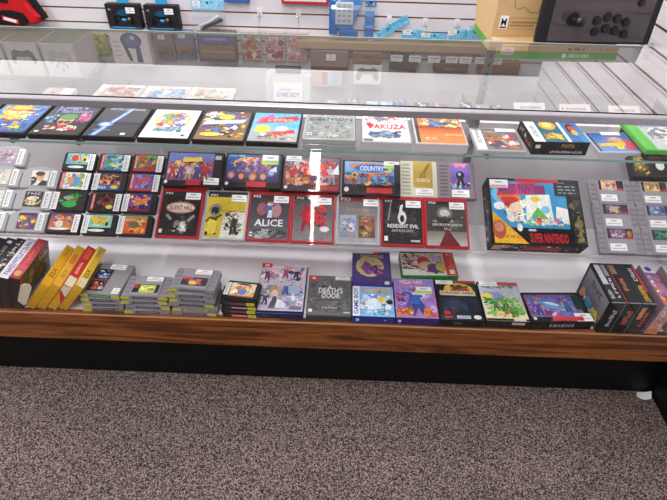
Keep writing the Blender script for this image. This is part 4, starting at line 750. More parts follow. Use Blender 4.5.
box_thing(ond(.302, .194, R(2)), .184, .118, .028, '2a8a45', [('r', 0, 0, 1, 1, 'ece6dc'), ('b', 531, 50, 'e0d4c0 c8b89a e8e0d0 8a7a5a b04a3a 4a3a4a', 0, .05, .8, .96, .03, .09), ('e', .42, .58, .12, .2, 'c83030'), ('e', .45, .42, .12, .16, 'e8c8a0'), ('e', .58, .3, .12, .2, '5a3a7a'), ('e', .72, .34, .1, .18, 'cfc05a'), ('e', .66, .72, .08, .14, 'c8b8d8'), ('r', .8, 0, 1, 1, 'd23a2c'), ('b', 532, 12, 'e06a4a c02a24 e88a6a', .8, .1, 1, .95, .03, .07), ('r', .86, .06, .95, .24, 'f0f0f0'), ('r', 0, .94, .8, 1, '3a3034'), ('r', .02, .05, .3, .24, 'f2f0ee')],
    'white boxed game with red right panel and green front edge on the deck', GD, front=[('r', 0, 0, 1, 1, '2c9a4c'), ('b', 533, 20, '1f7a3a 4ab86a 2a6a3a', .02, .1, .98, .9, .015, .04)], topm=PRINT)
box_thing(ond(.11, .008), .129, .128, .026, '283a90', [('g', 0, 0, 1, 1, '7ac0e8', '8ab8e8'), ('r', 0, 0, .17, 1, 'e9ecf4'), ('T', 'GAME BOY', .03, .06, .14, .94, '3a48a8'), ('b', 541, 40, 'f0f4f8 a8d8f0 5a9ad8 c8e8f8 7ab0e0', .18, .02, 1, .75, .05, .16), ('e', .5, .4, .2, .2, 'dcebf6'), ('e', .9, .48, .08, .08, '1c1c24'), ('e', .72, .56, .12, .1, 'e8c86a'), ('e', .86, .3, .08, .08, 'f4f4f8'), ('t', 'POKEMON', .26, .76, .96, .94, '3a5ab8'), ('t', 'POKEMON', .27, .775, .95, .935, 'ecc83a')],
    'square blue boxed game with yellow title and white side strip on the deck', GD, front=[('r', 0, 0, 1, 1, '24358c'), ('r', .08, .3, .16, .7, 'c8d0f0'), ('r', .75, .4, .8, .6, '8a90c8')], topm=PRINT)
box_thing(ond(.242, .009), .13, .171, .025, '33246c', [('g', 0, 0, 1, 1, 'a878b8', '9a86d0'), ('b', 551, 22, 'b890c8 8a6ab8 7a5aa8 c8a8d8', 0, .1, 1, .85, .06, .16), ('p', [(.14, .84), (.24, .98), (.4, .86), (.56, .98), (.7, .84)], 'e0506a'), ('t', 'MEGA MAN', .16, .85, .7, .96, 'f2e4ec'), ('p', [(.34, .06), (.46, .44), (.62, .44), (.84, .06), (.7, .04), (.56, .3), (.46, .04)], '2f4a8a'), ('e', .58, .58, .16, .12, 'dfe8ee'), ('f', 95, .5, .1, .62, 'e8c8a8', '2a4a98', '3a62b8'), ('p', [(.24, .2), (.38, .6), (.44, .56), (.34, .16)], '4a5aa8'), ('b', 552, 22, 'd87a3a e8b04a c84a3a 7a3a5a', 0, .02, .45, .26, .04, .1), ('b', 553, 14, 'd87a3a e8b04a c8503a', .65, .02, 1, .25, .04, .1), ('b', 554, 10, '3a4a90 d83a40 8a9ad0', 0, .3, .25, .65, .05, .1)],
    'lilac boxed game with pink-white lettering over dark blue legs shape on the deck'.replace(' legs shape', ' shapes'), GD, front=[('r', 0, 0, 1, 1, '33256e'), ('r', .05, .3, .12, .7, 'd8d0f0')], stk=[(.03, .118, .0262, .05, .03, False, 1)], topm=PRINT)
box_thing(ond(.3765, .008), .132, .171, .025, '16161a', [('g', 0, 0, 1, 1, '191a22', '141418'), ('r', .4, .93, 1, 1, 'a02830'), ('e', .55, .76, .36, .17, 'e0b92c'), ('p', [(.3, .7), (.5, .86), (.75, .84), (.85, .7)], 'c8402a'), ('b', 561, 10, '201c1a 3a2c20 5a4420', .35, .68, .8, .92, .04, .1), ('r', .08, .6, .94, .72, 'd8ccb8'), ('t', 'JURASSIC PARK', .1, .615, .92, .705, '6a241c'), ('g', .05, .2, .95, .55, '1a2234', '1e2a40'), ('b', 562, 16, '22304a 1a2638 2a3a58', .1, .18, .9, .55, .06, .16), ('r', .1, .12, .25, .2, 'c8303a'), ('r', .1, .04, .28, .08, 'b83038'), ('r', .38, .03, .7, .1, 'c8d8e8'), ('t', 'OCEAN', .4, .04, .68, .09, '2a5a9a'), ('e', .86, .07, .09, .05, 'dedee0')],
    'black boxed game with a yellow oval and cream title banner on the deck', GD, front=[('r', 0, 0, 1, 1, '141417'), ('r', .3, .3, .5, .7, '4a4a50')], stk=[(-.035, .159, .0262, .055, .018)], topm=PRINT)
box_thing(ond(.513, .01), .13, .169, .025, '1c1a1c', [('g', 0, 0, 1, 1, 'e8e0a8', 'a8b8d8'), ('r', 0, .92, 1, 1, '4a5a4a'), ('r', .5, .9, 1, .98, 'c84048'), ('b', 571, 12, '6a8a5a 4a7a4a 8aa86a', .05, .8, .95, .93, .04, .1), ('p', [(.1, .74), (.45, .72), (.6, .6), (.3, .46), (.05, .5)], '8a9ad8'), ('e', .16, .6, .14, .1, 'ecd850'), ('b', 572, 44, '5aa84a 7ac05a 3a8a3a a8d070 e8d890 c85a4a', .02, .08, .98, .6, .04, .11), ('f', 81, .3, .24, .3, '6ab04a', '3a8a3a', '4a9a3f'), ('f', 82, .55, .3, .3, '7ac05a', '4a9a40', '3a8a34'), ('f', 83, .72, .1, .32, '6ab850', '3a7a30', '5aa848'), ('e', .5, .46, .07, .05, '6ab850'), ('e', .35, .5, .07, .05, '6ab850'), ('r', 0, 0, 1, .05, '2a2022'), ('r', .64, .0, .92, .05, 'd8d0d0')],
    'yellow-green boxed game of tumbling green shapes under a red strip on the deck', GD, front=[('r', 0, 0, 1, 1, '1a181a'), ('r', .6, .5, .9, .9, 'b8b0b0')], stk=[(-.03, .157, .0262, .058, .02)], topm=PRINT)
box_thing(ond(.6755, .0125, R(3)), .186, .122, .029, '17161a', [('r', 0, 0, 1, 1, '17161a'), ('g', .02, .16, .92, .94, '8a6a9a', '7a5a8a'), ('b', 581, 60, '6a8ad0 b86a9a 8a5ab0 d8905a 5a6ab8 e0b8c8 7a3a78 4a8ac8', .02, .16, .85, .92, .03, .1), ('e', .42, .55, .28, .1, '6aa0d8', -.3), ('e', .44, .6, .12, .05, 'c8e0f0', -.3), ('f', 85, .2, .2, .5, 'e0a888', 'c8a03a', '5a4ab0'), ('f', 86, .68, .3, .5, 'e0a888', '7a2a6a', '3a6ab0'), ('r', .35, .02, .86, .16, 'c02c3c'), ('r', .82, .4, .98, .9, '1f3a3a'), ('e', .06, .1, .03, .05, 'd8d8d8'), ('r', 0, .94, 1, 1, '24202a')],
    'wide boxed game with a purple and blue racing-craft cover on the deck', GD, front=[('r', 0, 0, 1, 1, '131316'), ('l', 8, .3, .3, .7, .7, '8a8a90')], stk=[(.068, .018, .0302, .05, .032, False, 0)], topm=PRINT)
# standing block at the right
GB = 'black boxes standing at the right of the deck'
sb = [('r', 0, 0, 1, 1, '121215'), ('r', 0, 0, 1, .02, '8a8a90')]
def blk_box(x, sp, fr, lab, side=None, t=.043, lft=None, body='131316', h=.128, lean=0, cat='game box', grp=GB):
    T = standing(x, .006, lean, t, h, .172, body, sp, fr, lab, grp, side=side)
    if lft:
        a = MB().at(Matrix(((0, 0, -1, -t - .0002), (-1, 0, 0, .172), (0, 1, 0, 0), (0, 0, 0, 1)))); a.art(.0012, .0012, .1696, h - .0024, lft); a.build('printed_side', CARD, T)
    return T
blk_box(.8235, sb + [('Q', 8, .12, .1, .42, .32, 'c8c8d0'), ('p', [(.1, .45), (.5, .45), (.5, .95), (.1, .95)], 'b8b8c4'), ('Q', 5, .62, .12, .84, .62, 'd8d8e4'), ('r', .6, .66, .9, .95, '8a8aa0')], [('r', 0, 0, 1, 1, '111114'), ('Q', 7, .34, .22, .7, .8, 'd8d8e0'), ('r', .9, 0, 1, 1, '55565c')],
    'black box with a grey picture side, leftmost of the standing black boxes',
    lft=[('r', 0, 0, 1, 1, '141417'), ('g', .06, .05, .94, .94, '3c3c42', '8a8a92'), ('q', 4, .3, .66, .74, .84, '2a2a30'), ('b', 591, 14, '8aa060 4a90c8 e8d850 f0f0f0 d87a4a 3a5aa0', .06, .08, .94, .4, .05, .11), ('r', .36, .1, .56, .36, '5aa0d0'), ('r', .62, .08, .84, .34, 'd8c85a'), ('r', 0, 0, 1, .05, '1c1c20')])
blk_box(.867, sb + [('Q', 6, .35, .3, .68, .62, 'd87a4a'), ('r', .1, .72, .5, .95, '8a8068'), ('r', .0, .0, .06, 1, 'a82a38')], [('r', 0, 0, 1, 1, '101013'), ('Q', 6, .3, .3, .72, .78, 'd8683a'), ('r', .88, 0, 1, 1, '45454a')], 'black box with orange spine lettering, second of the standing black boxes')
blk_box(.91, sb + [('Q', 10, .35, .05, .75, .45, 'e0b83a'), ('Q', 4, .4, .55, .7, .9, 'd8d8dc'), ('r', .8, .3, .95, .95, 'b82a38')], [('r', 0, 0, 1, 1, '101013'), ('Q', 5, .56, .25, .84, .75, 'd85a34'), ('r', .14, .5, .46, .9, 'c88a4a')], 'black box with yellow spine lettering, third of the standing black boxes')
blk_box(.962, [('g', 0, 0, 1, 1, 'c8784a', '6a5ab0'), ('b', 601, 34, 'd87a4a e8a868 7a5ab8 8a7ad0 e8d8d0 b04a5a', 0, 0, 1, .78, .12, .3), ('r', 0, .8, 1, 1, 'e8e8ee'), ('e', .5, .9, .28, .06, '4a4aa0')], [('g', 0, 0, 1, 1, 'c87a3a', 'b8a8c0'), ('b', 602, 12, 'e0a050 c86a3a d8c8b8', 0, .1, 1, .9, .1, .26)], 'purple and orange box right of the standing black boxes', t=.04, body='8a6a80', h=.124, lean=R(4), side=[('g', 0, 0, 1, 1, 'd8a070', '8a7ac0'), ('b', 603, 30, 'd87a4a e8c8a0 7a6ac0 f0e8e0', 0, 0, 1, 1, .06, .18)])
blk_box(1.03, [('g', 0, 0, 1, 1, 'e0a058', '9a8ad0'), ('b', 604, 34, 'e8a860 d88a4a 8a7ad0 b8a8e0 f0e0d0', 0, 0, 1, .78, .12, .3), ('r', 0, .8, 1, 1, 'dcdce6'), ('e', .5, .9, .28, .06, '6a5aa8')], [('g', 0, 0, 1, 1, 'd8a060', 'c8b8c8'), ('b', 605, 12, 'e8b868 d88a4a e8d8c8', 0, .1, 1, .9, .1, .26)], 'lilac and gold box at the far right end of the deck', t=.04, body='9a7a80', h=.124, lean=R(4))

# ------------------------------------------------------------------ on top of the counter: kraft box and arcade stick
T = thing('kraft_box', 'kraft cardboard box with a green base stripe and rating mark behind the counter glass', 'box', (.706, .7255, .9148), (0, 0, R(2.6))); T.scale = (1.3, 1.3, 1.3)
m = MB(); m.box(-.158, .0, 0, .158, .07, .033, 'c9a878', .001); m.build('tray', KRAFT, T)
m = MB(); hw = .158
pts = [(.0705, 0), (.24, 0), (.3, .21), (.0705, .21)]
m.add([(-hw, y, z) for y, z in pts] + [(hw, y, z) for y, z in pts], [(0, 1, 2, 3)[::-1], (4, 5, 6, 7), (0, 4, 7, 3), (1, 2, 6, 5), (3, 7, 6, 2), (0, 1, 5, 4)], 'd0ae80'); m.build('back_section', KRAFT, T)
Mx = lambda y: Matrix(((1, 0, 0, 0), (0, 0, -1, y), (0, 1, 0, 0), (0, 0, 0, 1)))
a = MB().at(Mx(-.0003)); a.rect(-.158, 0, .158, .018, '57a83c'); a.text('XBOX ONE', .03, .0045, .085, .0135, 'e6f4e0'); a.ell(.02, .009, .006, .006, 'e6f4e0'); a.build('green_stripe', CARD, T, 'green stripe with white lettering')
a = MB().at(Mx(-.0003)); a.art(-.158, .018, .316, .015, [('l', 3, .58, .3, .72, .7, '8a6a44'), ('l', 4, .84, .35, .96, .6, 'a8845a')]); a.build('tray_print', KRAFT, T)
a = MB().at(Matrix(((0, 0, -1, -hw - .0003), (-1, 0, 0, .24), (0, 1, 0, 0), (0, 0, 0, 1)))); a.rect(0, 0, .24, .018, '57a83c'); a.build('green_side_stripe', CARD, T)
a = MB().at(Mx(.0702))
a.rect(-.143, .052, -.121, .085, 'f2f2f2'); a.text('M', -.139, .06, -.125, .078, '1a1a1a'); a.rect(-.1405, .054, -.1235, .058, '333')
for x0, y0, x1, y1 in ((-.118, .052, -.02, .0528), (-.118, .079, -.02, .0798), (-.118, .052, -.1172, .0798), (-.0208, .052, -.02, .0798)): a.rect(x0, y0, x1, y1, '8f7048')
a.art(-.114, .055, .09, .02, [('l', 5, .02, .58, .95, .8, '9a7a50'), ('l', 6, .02, .18, .7, .4, '9a7a50')])
ring = [(-.118, .13), (-.112, .105), (-.1, .1), (-.088, .106), (-.07, .094), (-.05, .092), (-.044, .12), (-.05, .15), (-.06, .17), (-.1, .172), (-.112, .155)]
for (x0, y0), (x1, y1) in zip(ring, ring[1:] + ring[:1]):
    d = Vector((x1 - x0, y1 - y0)).normalized().orthogonal() * .0008
    a.poly([(x0 - d.x, y0 - d.y), (x1 - d.x, y1 - d.y), (x1 + d.x, y1 + d.y), (x0 + d.x, y0 + d.y)], '94734a')
a.build('front_print', KRAFT, T, 'printed outline drawing and rating mark')
st = sticker(T, -.13, -.0006, .019, .034, .02, False, 2); st.rotation_euler = (R(90), 0, 0)

T = thing('wall_shelf', 'clear shelf on the right slat wall holding the kraft box and arcade stick', 'shelf', (.84, .9, .9))
MB().box(-.36, -.21, 0, .319, .18, .0125, 'ccc').build('board', SHELFG, T)
m = MB(); m.box(.3, -.2, -.06, .319, -.19, 0, 'b8babc'); m.box(.3, .07, -.06, .319, .08, 0, 'b8babc'); m.build('bracket', METAL, T)
T = thing('arcade_stick', 'black arcade joystick controller leaning on the kraft box', 'game controller', (.819, .744, .9615), (R(84), 0, R(2.6))); T.scale = (1.3, 1.3, 1.3)
W2, H2 = .148, .19
MB().box(-W2, 0, -.02, W2, H2, 0, '1e1b20', .004, 2).build('housing', PLAST, T)
a = MB(); a.z = .0003; a.rect(-W2 + .028, .006, W2 - .018, H2 - .006, '453b40'); a.rect(-W2 + .028, .094, W2 - .05, .125, '3f383e'); a.art(-W2 + .05, .096, .19, .027, [('l', 8, 0, .2, 1, .5, '241f24'), ('p', [(.03, .62), (.06, .62), (.045, .92)], 'e0e0e0'), ('l', 18, .15, .62, .95, .8, '2a2429')]); a.build('top_panel', PRINT, T)
m = MB(); m.cyl((-.066, .058, .0004), (-.066, .058, .004), .017, .015, '161418', 20); m.cyl((-.066, .058, .004), (-.066, .058, .033), .0055, .0045, '2c2a30'); js = m.build('joystick_shaft', PLAST, T)
MB().ball((-.066, .058, .042), .0125, '0c0b0e').build('joystick_ball', CASE, js, 'glossy black ball knob')
for bx, by in ((-.005, .056), (.02, .064), (.045, .061), (.069, .053), (-.003, .03), (.022, .038), (.047, .034), (.073, .026), (.093, .098)):
    r = .009 if by < .09 else .007
    m = MB(); m.cyl((bx, by, .0003), (bx, by, .0035), r + .0025, r + .002, '1a181c', 20); m.cyl((bx, by, .0035), (bx, by, .007), r, r * .88, '0d0c0f', 20); m.build('button', CASE, T, 'glossy black round button')
sticker(T, -.1, .125, .0006, .036, .018)

# ------------------------------------------------------------------ back wall merchandise
def hanging(name, label, cat, x, z, lean=0., out=0., group=None, roll=0.):
    """local x right, y up, z towards the room; base at the wall"""
    return thing(name, label, cat, (x, BACKY - out, z), (R(90) + lean, roll, 0), group)
PADS = [(-.5, -.15), (-.42, .2), (-.25, .32), (-.1, .25), (.1, .25), (.25, .32), (.42, .2), (.5, -.15), (.42, -.35), (.32, -.3), (.2, -.02), (-.2, -.02), (-.32, -.3), (-.42, -.35)]
def pad_shape(a, cx, cy, w, h, col): a.poly([(cx + x * w, cy + y * h) for x, y in PADS], col)
GW = 'gamepad boxes hanging on the back wall'
for x, lab in ((-1.268, 'black boxed gamepad with blue hang tab, left one of the pair on the back wall'), (-1.05, 'black boxed gamepad with blue hang tab, right one of the pair on the back wall')):
    T = hanging('gamepad_box', lab, 'game controller', x, .59, R(-3), group=GW)
    MB().box(-.095, 0, .0005, .095, .128, .055, '19171b', .002).build('carton', CARD, T)
    a = MB(); a.z = .0553; a.art(-.094, .001, .188, .126, [('r', 0, 0, 1, 1, '262026'), ('r', 0, 0, 1, .07, '1a4a70'), ('r', .1, .02, .8, .07, '3a90c0'), ('t', 'PS', .08, .74, .16, .82, 'b8b8c0'), ('e', .5, .55, .2, .25, '1a4a70')])
    pad_shape(a, .0, .048, .125, .085, '0a0a0c'); a.ell(-.03, .055, .008, .008, '2c2c30'); a.ell(.03, .055, .008, .008, '8a8a60'); a.ell(0, .05, .014, .006, '3ab0f0'); a.build('printed_front', CARD, T)
    m = MB(); m.prism([(-.03, .12), (.03, .12), (.036, .17), (-.036, .17)], .02, .022, '3a9fd0'); m.build('hang_tab', PAPER, T)
    sticker(T, .045, .098, .0562, .05, .03)
def bag(name, label, cat, x, z, w, h, hc, head, fill, group=None, lean=0., roll=0., stk=None):
    T = hanging(name, label, cat, x, z, lean, .012, group, roll)
    if head:
        a = MB(); a.box(-w/2, h - head, .003, w/2, h, .006, hc)
        a.z = .0063; a.art(-w/2, h - head, w, head, [('b', int(abs(x) * 1000) + 7, int(14 + 40 * w), '8ad0f0 b8e4f8 5ab0e0 d0ecfa', .02, .05, .98, .95, .03, .07)]); a.ell(0, h - head * .3, .008, .006, '2a4a60'); a.build('header_card', PAPER, T)
    if fill: fill(T)
    m = MB(); z0, z1 = .0015, .03; top = h - head
    m.add([(-w/2, 0, z0), (w/2, 0, z0), (w/2, top, z0), (-w/2, top, z0), (-w/2 * .9, top * .1, z1), (w/2 * .9, top * .1, z1), (w/2 * .92, top * .75, z1), (-w/2 * .92, top * .75, z1)], [(4, 5, 6, 7), (0, 1, 5, 4), (1, 2, 6, 5), (2, 3, 7, 6), (3, 0, 4, 7)], 'fff'); m.build('clear_bag', FILM, T)
    for s in (stk or []): sticker(T, *s)
    return T
def fill_cable(T):
    m = MB(); m.tube([(-.05, .01, .01), (-.03, .03, .015), (.03, .055, .015), (.075, .075, .012)], .009, '1a1a1e'); m.tube([(-.06, .035, .012), (.0, .06, .016), (.06, .095, .012)], .008, 'd8d8dc'); m.box(-.08, .01, .006, -.055, .035, .02, 'e4e4e6', .002); m.tube([(.01, .012, .012), (.05, .02, .012)], .004, '222')
    m.build('cable_adapter', PLAST, T, 'black and white cable adapter')
bag('accessory_pack', 'clear bag with a black and white adapter under a pale blue header card', 'accessory', -.79, .575, .185, .175, '8fd0ee', .05, fill_cable, stk=[(-.062, .157, .0067, .045, .022)])
def fill_blue(T):
    m = MB(); m.box(-.105, .02, .004, -.06, .2, .02, '2f6ab0', .003); m.box(-.05, .01, .004, .06, .045, .022, '3a78c0', .003); m.prism([(-.06, .05), (.02, .045), (.08, .2), (.05, .21), (-.05, .2)], .004, .018, '4a86c8', .003); m.build('blue_tray', PLAST, T, 'blue plastic tray')
    m = MB(); m.box(-.07, .075, .019, .03, .195, .027, 'c9cdd2', .006, 2)
    for k in range(4):
        for j in range(3): m.box(-.058 + j * .028, .09 + k * .026, .0268, -.038 + j * .028, .105 + k * .026, .0284, 'a4a9b0', .001)
    m.build('keypad', PLAST, T, 'pale grey keypad')
bag('controller_pack', 'clear bag holding a pale grey keypad on blue backing on the back wall', 'accessory', .0, .57, .2, .24, '2a2a30', .03, fill_blue)
def fill_b2(T):
    m = MB(); m.box(-.024, .01, .004, .024, .15, .02, '3f7cc4', .004); m.box(-.02, .06, .0198, .02, .075, .0215, '8ab0e0'); m.build('blue_case', PLAST, T)
bag('accessory_pack', 'narrow clear bag with a blue case right of the keypad bag on the back wall', 'accessory', .125, .57, .062, .2, '3a6ab0', .03, fill_b2)
GH = 'pale blue header cards hanging from the wall hooks'
for x, z, w, roll, lab, sx in ((.235, .62, .245, R(-32), 'long pale blue header card tilted up to the right on a wall hook', -.1), (.37, .6, .115, R(-2), 'short pale blue header card, second from the left on the wall hooks', -.025), (.5, .588, .14, R(1), 'pale blue header card hanging lowest of the row of five', -.05),
                        (.63, .608, .1, R(-6), 'short pale blue header card with a raised right end, fourth in the row of five', -.03), (.725, .612, .1, R(-8), 'pale blue header card nearest to the kraft box', None)):
    T = hanging('header_card', lab, 'hang card', x, z, 0, .02, GH, roll)
    a = MB(); a.box(-w/2, -.024, 0, w/2, .024, .003, '6fc0e6', .001); a.z = .0034; a.art(-w/2, -.024, w, .048, [('b', int(x * 1000), int(60 * w / .1), '8ad4f2 a8e0f6 4aa8dc 5ab8e4', .02, .04, .98, .96, .025 * .1 / w, .05 * .1 / w)]); a.ell(0, .01, .006, .005, '2a5068'); a.build('card', PAPER, T)
    if sx is not None: sticker(T, sx, .012, .0046, .05, .026)
def hook(x, z, lab, group='white hooks on the slat board'):
    T = hanging('wall_hook', lab, 'hook', x, z, 0, .0, group)
    m = MB(); m.box(-.014, -.02, -.004, .014, .02, .004, 'e6e6e8', .001); m.build('hook_plate', PLAST, T)
    m = MB(); m.tube([(0, 0, .004), (0, -.005, .08), (0, .008, .1)], .003, 'c8c8cc'); m.build('hook_arm', METAL, T)
hook(-.5, .69, 'empty white wall hook, left one of the pair near the clear adapter bag'); hook(-.28, .69, 'empty white wall hook, right one of the pair near the clear adapter bag')
hook(.235, .67, 'white wall hook behind the tilted pale blue card'); hook(.44, .665, 'white wall hook above the middle pale blue cards'); hook(.62, .665, 'white wall hook above the right pale blue cards')
GP = 'packs hanging above the frame edge on the back wall'
for x, w, c, lab in ((-.62, .14, '3a62b8', 'blue pack whose lower edge hangs into view at the top of the wall'), (-.24, .26, 'b8303a', 'red pack whose lower edge hangs into view at the top of the wall')):
    T = hanging('hanging_pack', lab, 'accessory', x, .733 + .01, 0, 0, GP)
    MB().box(-w/2, 0, .0005, w/2, .16, .03, c, .002).build('carton', CARD, T); a = MB(); a.z = .0303; a.art(-w/2, 0, w, .16, [('r', .05, .1, .95, .9, 'd8d8de'), ('b', 3, 20, c + ' 8a8a90 e8e8ec', .06, .12, .94, .88, .04, .12)]); a.build('printed_front', CARD, T)
# red and black bag at the left
T = hanging('hanging_carry_bag', 'red and black moulded carry bag with a white tag on the back wall', 'bag', -1.86, .6, 0, .0)
m = MB(); m.prism([(-.2, .0), (.02, .0), (.1, .012), (.13, .05), (.09, .1), (.03, .15), (-.02, .22), (-.2, .22)], .0005, .09, 'c01c24', .02, 3); m.build('shell', FABRIC, T, 'red moulded shell')
m = MB(); m.prism([(-.13, .006), (.04, .004), (.065, .03), (.045, .07), (-.02, .085), (-.13, .08)], .089, .095, '18161a', .002); m.prism([(-.1, .13), (-.02, .12), (-.01, .16), (-.06, .19)], .089, .094, '201a1e', .002); m.build('black_insert', FABRIC, T)
m = MB(); m.prism([(.04, .23), (.075, .23), (.155, .04), (.13, .03)], .04, .07, '1c1a1e', .004); m.build('strap', FABRIC, T)
a = MB(); a.at(Matrix.Rotation(R(-14), 4, 'Z')); a.box(-.09, .012, .0955, .0, .036, .097, 'c83038'); a.box(-.08, .016, .097, -.012, .032, .0974, 'f0e4e4'); a.build('tag', PAPER, T, 'white tag on red')
# ---- lower merchandise, seen through the counter glass
GL = 'white boxed gamepads at the foot of the back wall'
for i, (x, lab) in enumerate(((-1.987, 'white boxed gamepad cut by the left edge, seen through the counter glass'), (-1.784, 'white boxed gamepad with a dark grey silhouette seen through the counter glass'), (-1.581, 'white boxed gamepad with a pale silhouette, rightmost of three seen through the counter glass'))):
    T = hanging('gamepad_box', lab, 'game controller', x, .385, 0, .0, GL); T.scale = (.944, .944, 1)
    m = MB(); m.box(-.1, 0, .03, .1, .2, .28, 'cfccce', .002); m.box(-.098, .2, .032, .098, .2015, .278, '87877a'); m.build('carton', CARD, T)
    a = MB(); a.z = .2803; a.rect(-.09, .012, .09, .19, 'dad7da'); pad_shape(a, 0, .12, .15, .13, ('77757a', '77757a', 'c4c0c6')[i])
    if i == 2:
        for ex, ey in ((-.03, .07), (0, .05), (.03, .07), (-.015, .09), (.015, .09)): a.ell(ex, ey, .01, .012, '9a969c')
    else: pad_shape(a, 0, .09, .11, .1, 'cfccd0')
    a.build('printed_front', CARD, T)
T = thing('wall_shelf', 'olive-grey shelf tray holding the white boxed gamepads at the foot of the back wall', 'shelf', (-1.784, BACKY, .384))
m = MB(); m.box(-.32, -.3, -.012, .32, -.0005, 0, '8d8a80', .001); m.box(-.32, -.3, 0, .32, -.294, .012, '8d8a80'); m.build('tray', PLAST, T)
T = hanging('hanging_toy_pack', 'yellow-green toy pack right of the white boxed gamepads, seen through the counter glass', 'toy', -1.475, .43, 0, .0)
MB().box(-.06, 0, .0005, .06, .12, .03, 'a8b070', .004).build('carton', CARD, T); a = MB(); a.z = .0304; a.art(-.06, 0, .12, .12, [('b', 7, 26, 'c8cc60 8a9a4a e0e0a0 6a7a48', .02, .02, .98, .98, .06, .18)]); a.build('printed_front', CARD, T)
T = hanging('headset_box', 'white boxed headset with a slate-blue headphone picture, seen through the counter glass', 'headset', -1.255, .392, R(-2), .0)
MB().box(-.112, 0, .0005, .112, .194, .09, 'd5cfd2', .002).build('carton', CARD, T)
a = MB(); a.z = .0903; a.rect(-.107, .005, .107, .19, 'ded8da'); a.ell(.01, .142, .062, .045, '5a6088'); a.ell(.014, .142, .046, .036, '6a70a0'); a.ell(.02, .158, .014, .012, 'b8bcd8'); a.poly([(-.05, .15), (-.035, .16), (-.005, .06), (.0, .02), (-.02, .03)], '5a585e'); a.poly([(.03, .11), (.055, .115), (.06, .02), (.025, .02)], '5a6290'); a.art(-.1, .04, .05, .13, [('l', k, .05, .1 + .2 * k, .8, .16 + .2 * k, 'a8a2a8') for k in range(4)]); a.build('printed_front', CARD, T)
GQ = 'blister packs of controllers on the back wall'
for x, z, c, c2, lab in ((-1.07, .41, '8a8288', '7a6458', 'grey blister pack with a brown controller, left one beside the headset box'), (-.95, .42, '7a7e96', '8a6a50', 'blue-grey blister pack with a brown controller, right one beside the headset box')):
    T = hanging('hanging_blister_pack', lab, 'game controller', x, z, 0, .0, GQ)
    MB().box(-.053, 0, .0005, .053, .165, .03, c, .003).build('backing_card', CARD, T)
    m = MB(); m.prism([(x_ * .085, .06 + y_ * .09) for x_, y_ in PADS][::-1], .03, .042, c2, .004); m.build('controller', PLAST, T); sticker(T, -.015, .135, .0306, .04, .025)
T = hanging('hanging_handheld_box', 'brown boxed handheld with a violet-blue top band, seen through the counter glass', 'game box', -.755, .425, 0, .0)
MB().box(-.11, 0, .0005, .11, .165, .07, '6f5f5c', .002).build('carton', CARD, T); a = MB(); a.z = .0703; a.art(-.109, .001, .218, .163, [('r', 0, .62, 1, 1, '5c5e94'), ('q', 9, .22, .74, .78, .84, 'c8cae8'), ('r', .05, .12, .95, .58, '8a7468'), ('r', .05, .34, .95, .38, 'a8948a'), ('r', 0, 0, 1, .1, '54587e')]); a.build('printed_front', CARD, T)
GT = 'colourful toy packs seen through the counter glass'
for x, pal, lab in ((-.56, '8a7a5a b86a4a 6a7a4a d8b890 a84a3a', 'toy pack with an olive and orange picture, left of three behind the counter glass'), (-.42, 'a84a58 c88a8a 6a4a58 d8b0b0 8a3a4a', 'toy pack with a rosy picture, middle of three behind the counter glass'), (-.29, 'b04a6a d88aa0 7a8a50 c84a4a e0b8c0', 'toy pack with a pink and green picture, right of three behind the counter glass')):
    T = hanging('hanging_toy_pack', lab, 'toy', x, .425, 0, .0, GT)
    MB().box(-.06, 0, .0005, .06, .165, .03, 'b8a8a4', .003).build('carton', CARD, T); a = MB(); a.z = .0304; a.art(-.059, .001, .118, .163, [('b', int(-x * 100), 50, pal + ' e0d8d4', .02, .02, .98, .98, .05, .16)]); a.build('printed_front', CARD, T)
T = thing('wall_ledge', 'tan wooden ledge along the back wall above the price tags', 'shelf', (.28, BACKY, .515))
MB().box(-.57, -.06, 0, .57, -.0005, .042, 'b59a7e', .002).build('board', KRAFT, T)
def low_box(x, z, w, h, d, c, spec, lab, name='hanging_game_box', cat='game box', lean=0., grp=None, stk=None, roll=0.):
    T = hanging(name, lab, cat, x, z, lean, .0, grp, roll)
    MB().box(-w/2, 0, .0005, w/2, h, d, c, .002).build('carton', CARD, T); a = MB(); a.z = d + .0003; a.art(-w/2, 0, w, h, spec); a.build('printed_front', CARD, T)
    for s in (stk or []): sticker(T, *s)
    return T
low_box(-.1, .4, .22, .11, .075, '84736a', [('r', .02, .05, .98, .95, '8a786e'), ('r', 0, 0, 1, .2, '6a3a3c')], 'taupe box with a white price label under the ledge, seen through the counter glass', stk=[(.01, .075, .0765, .055, .035)])
low_box(-.12, .3, .2, .095, .075, 'c4c0c4', [('r', .1, .1, .3, .9, 'd8a890'), ('r', .4, .1, .55, .9, 'c8484a'), ('r', .7, .1, .9, .9, '9ab8d8')], 'pale box with red and blue stripes below the taupe box, seen through the counter glass')
low_box(.12, .445, .165, .065, .09, '7a5a50', [('r', .02, .05, .98, .95, '80604f'), ('l', 4, .3, .6, .7, .75, '3a2a28'), ('r', 0, .36, 1, .42, 'a08070')], 'brown box above a white boxed gamepad, seen through the counter glass')
T = low_box(.128, .325, .17, .118, .09, 'dad8da', [('r', .02, .03, .98, .97, 'e6e4e6')], 'white boxed gamepad below the brown box, seen through the counter glass', name='gamepad_box', cat='game controller')
a = MB(); a.z = .0906; pad_shape(a, 0, .065, .14, .12, '8a888c'); a.build('gamepad_picture', CARD, T)
low_box(.335, .4, .16, .085, .05, '4e4246', [('r', .03, .05, .97, .95, '56494c')], 'dark brown box hanging tilted under the price tags, seen through the counter glass', roll=R(7))
GQ2 = 'price tags in a row under the tan ledge'
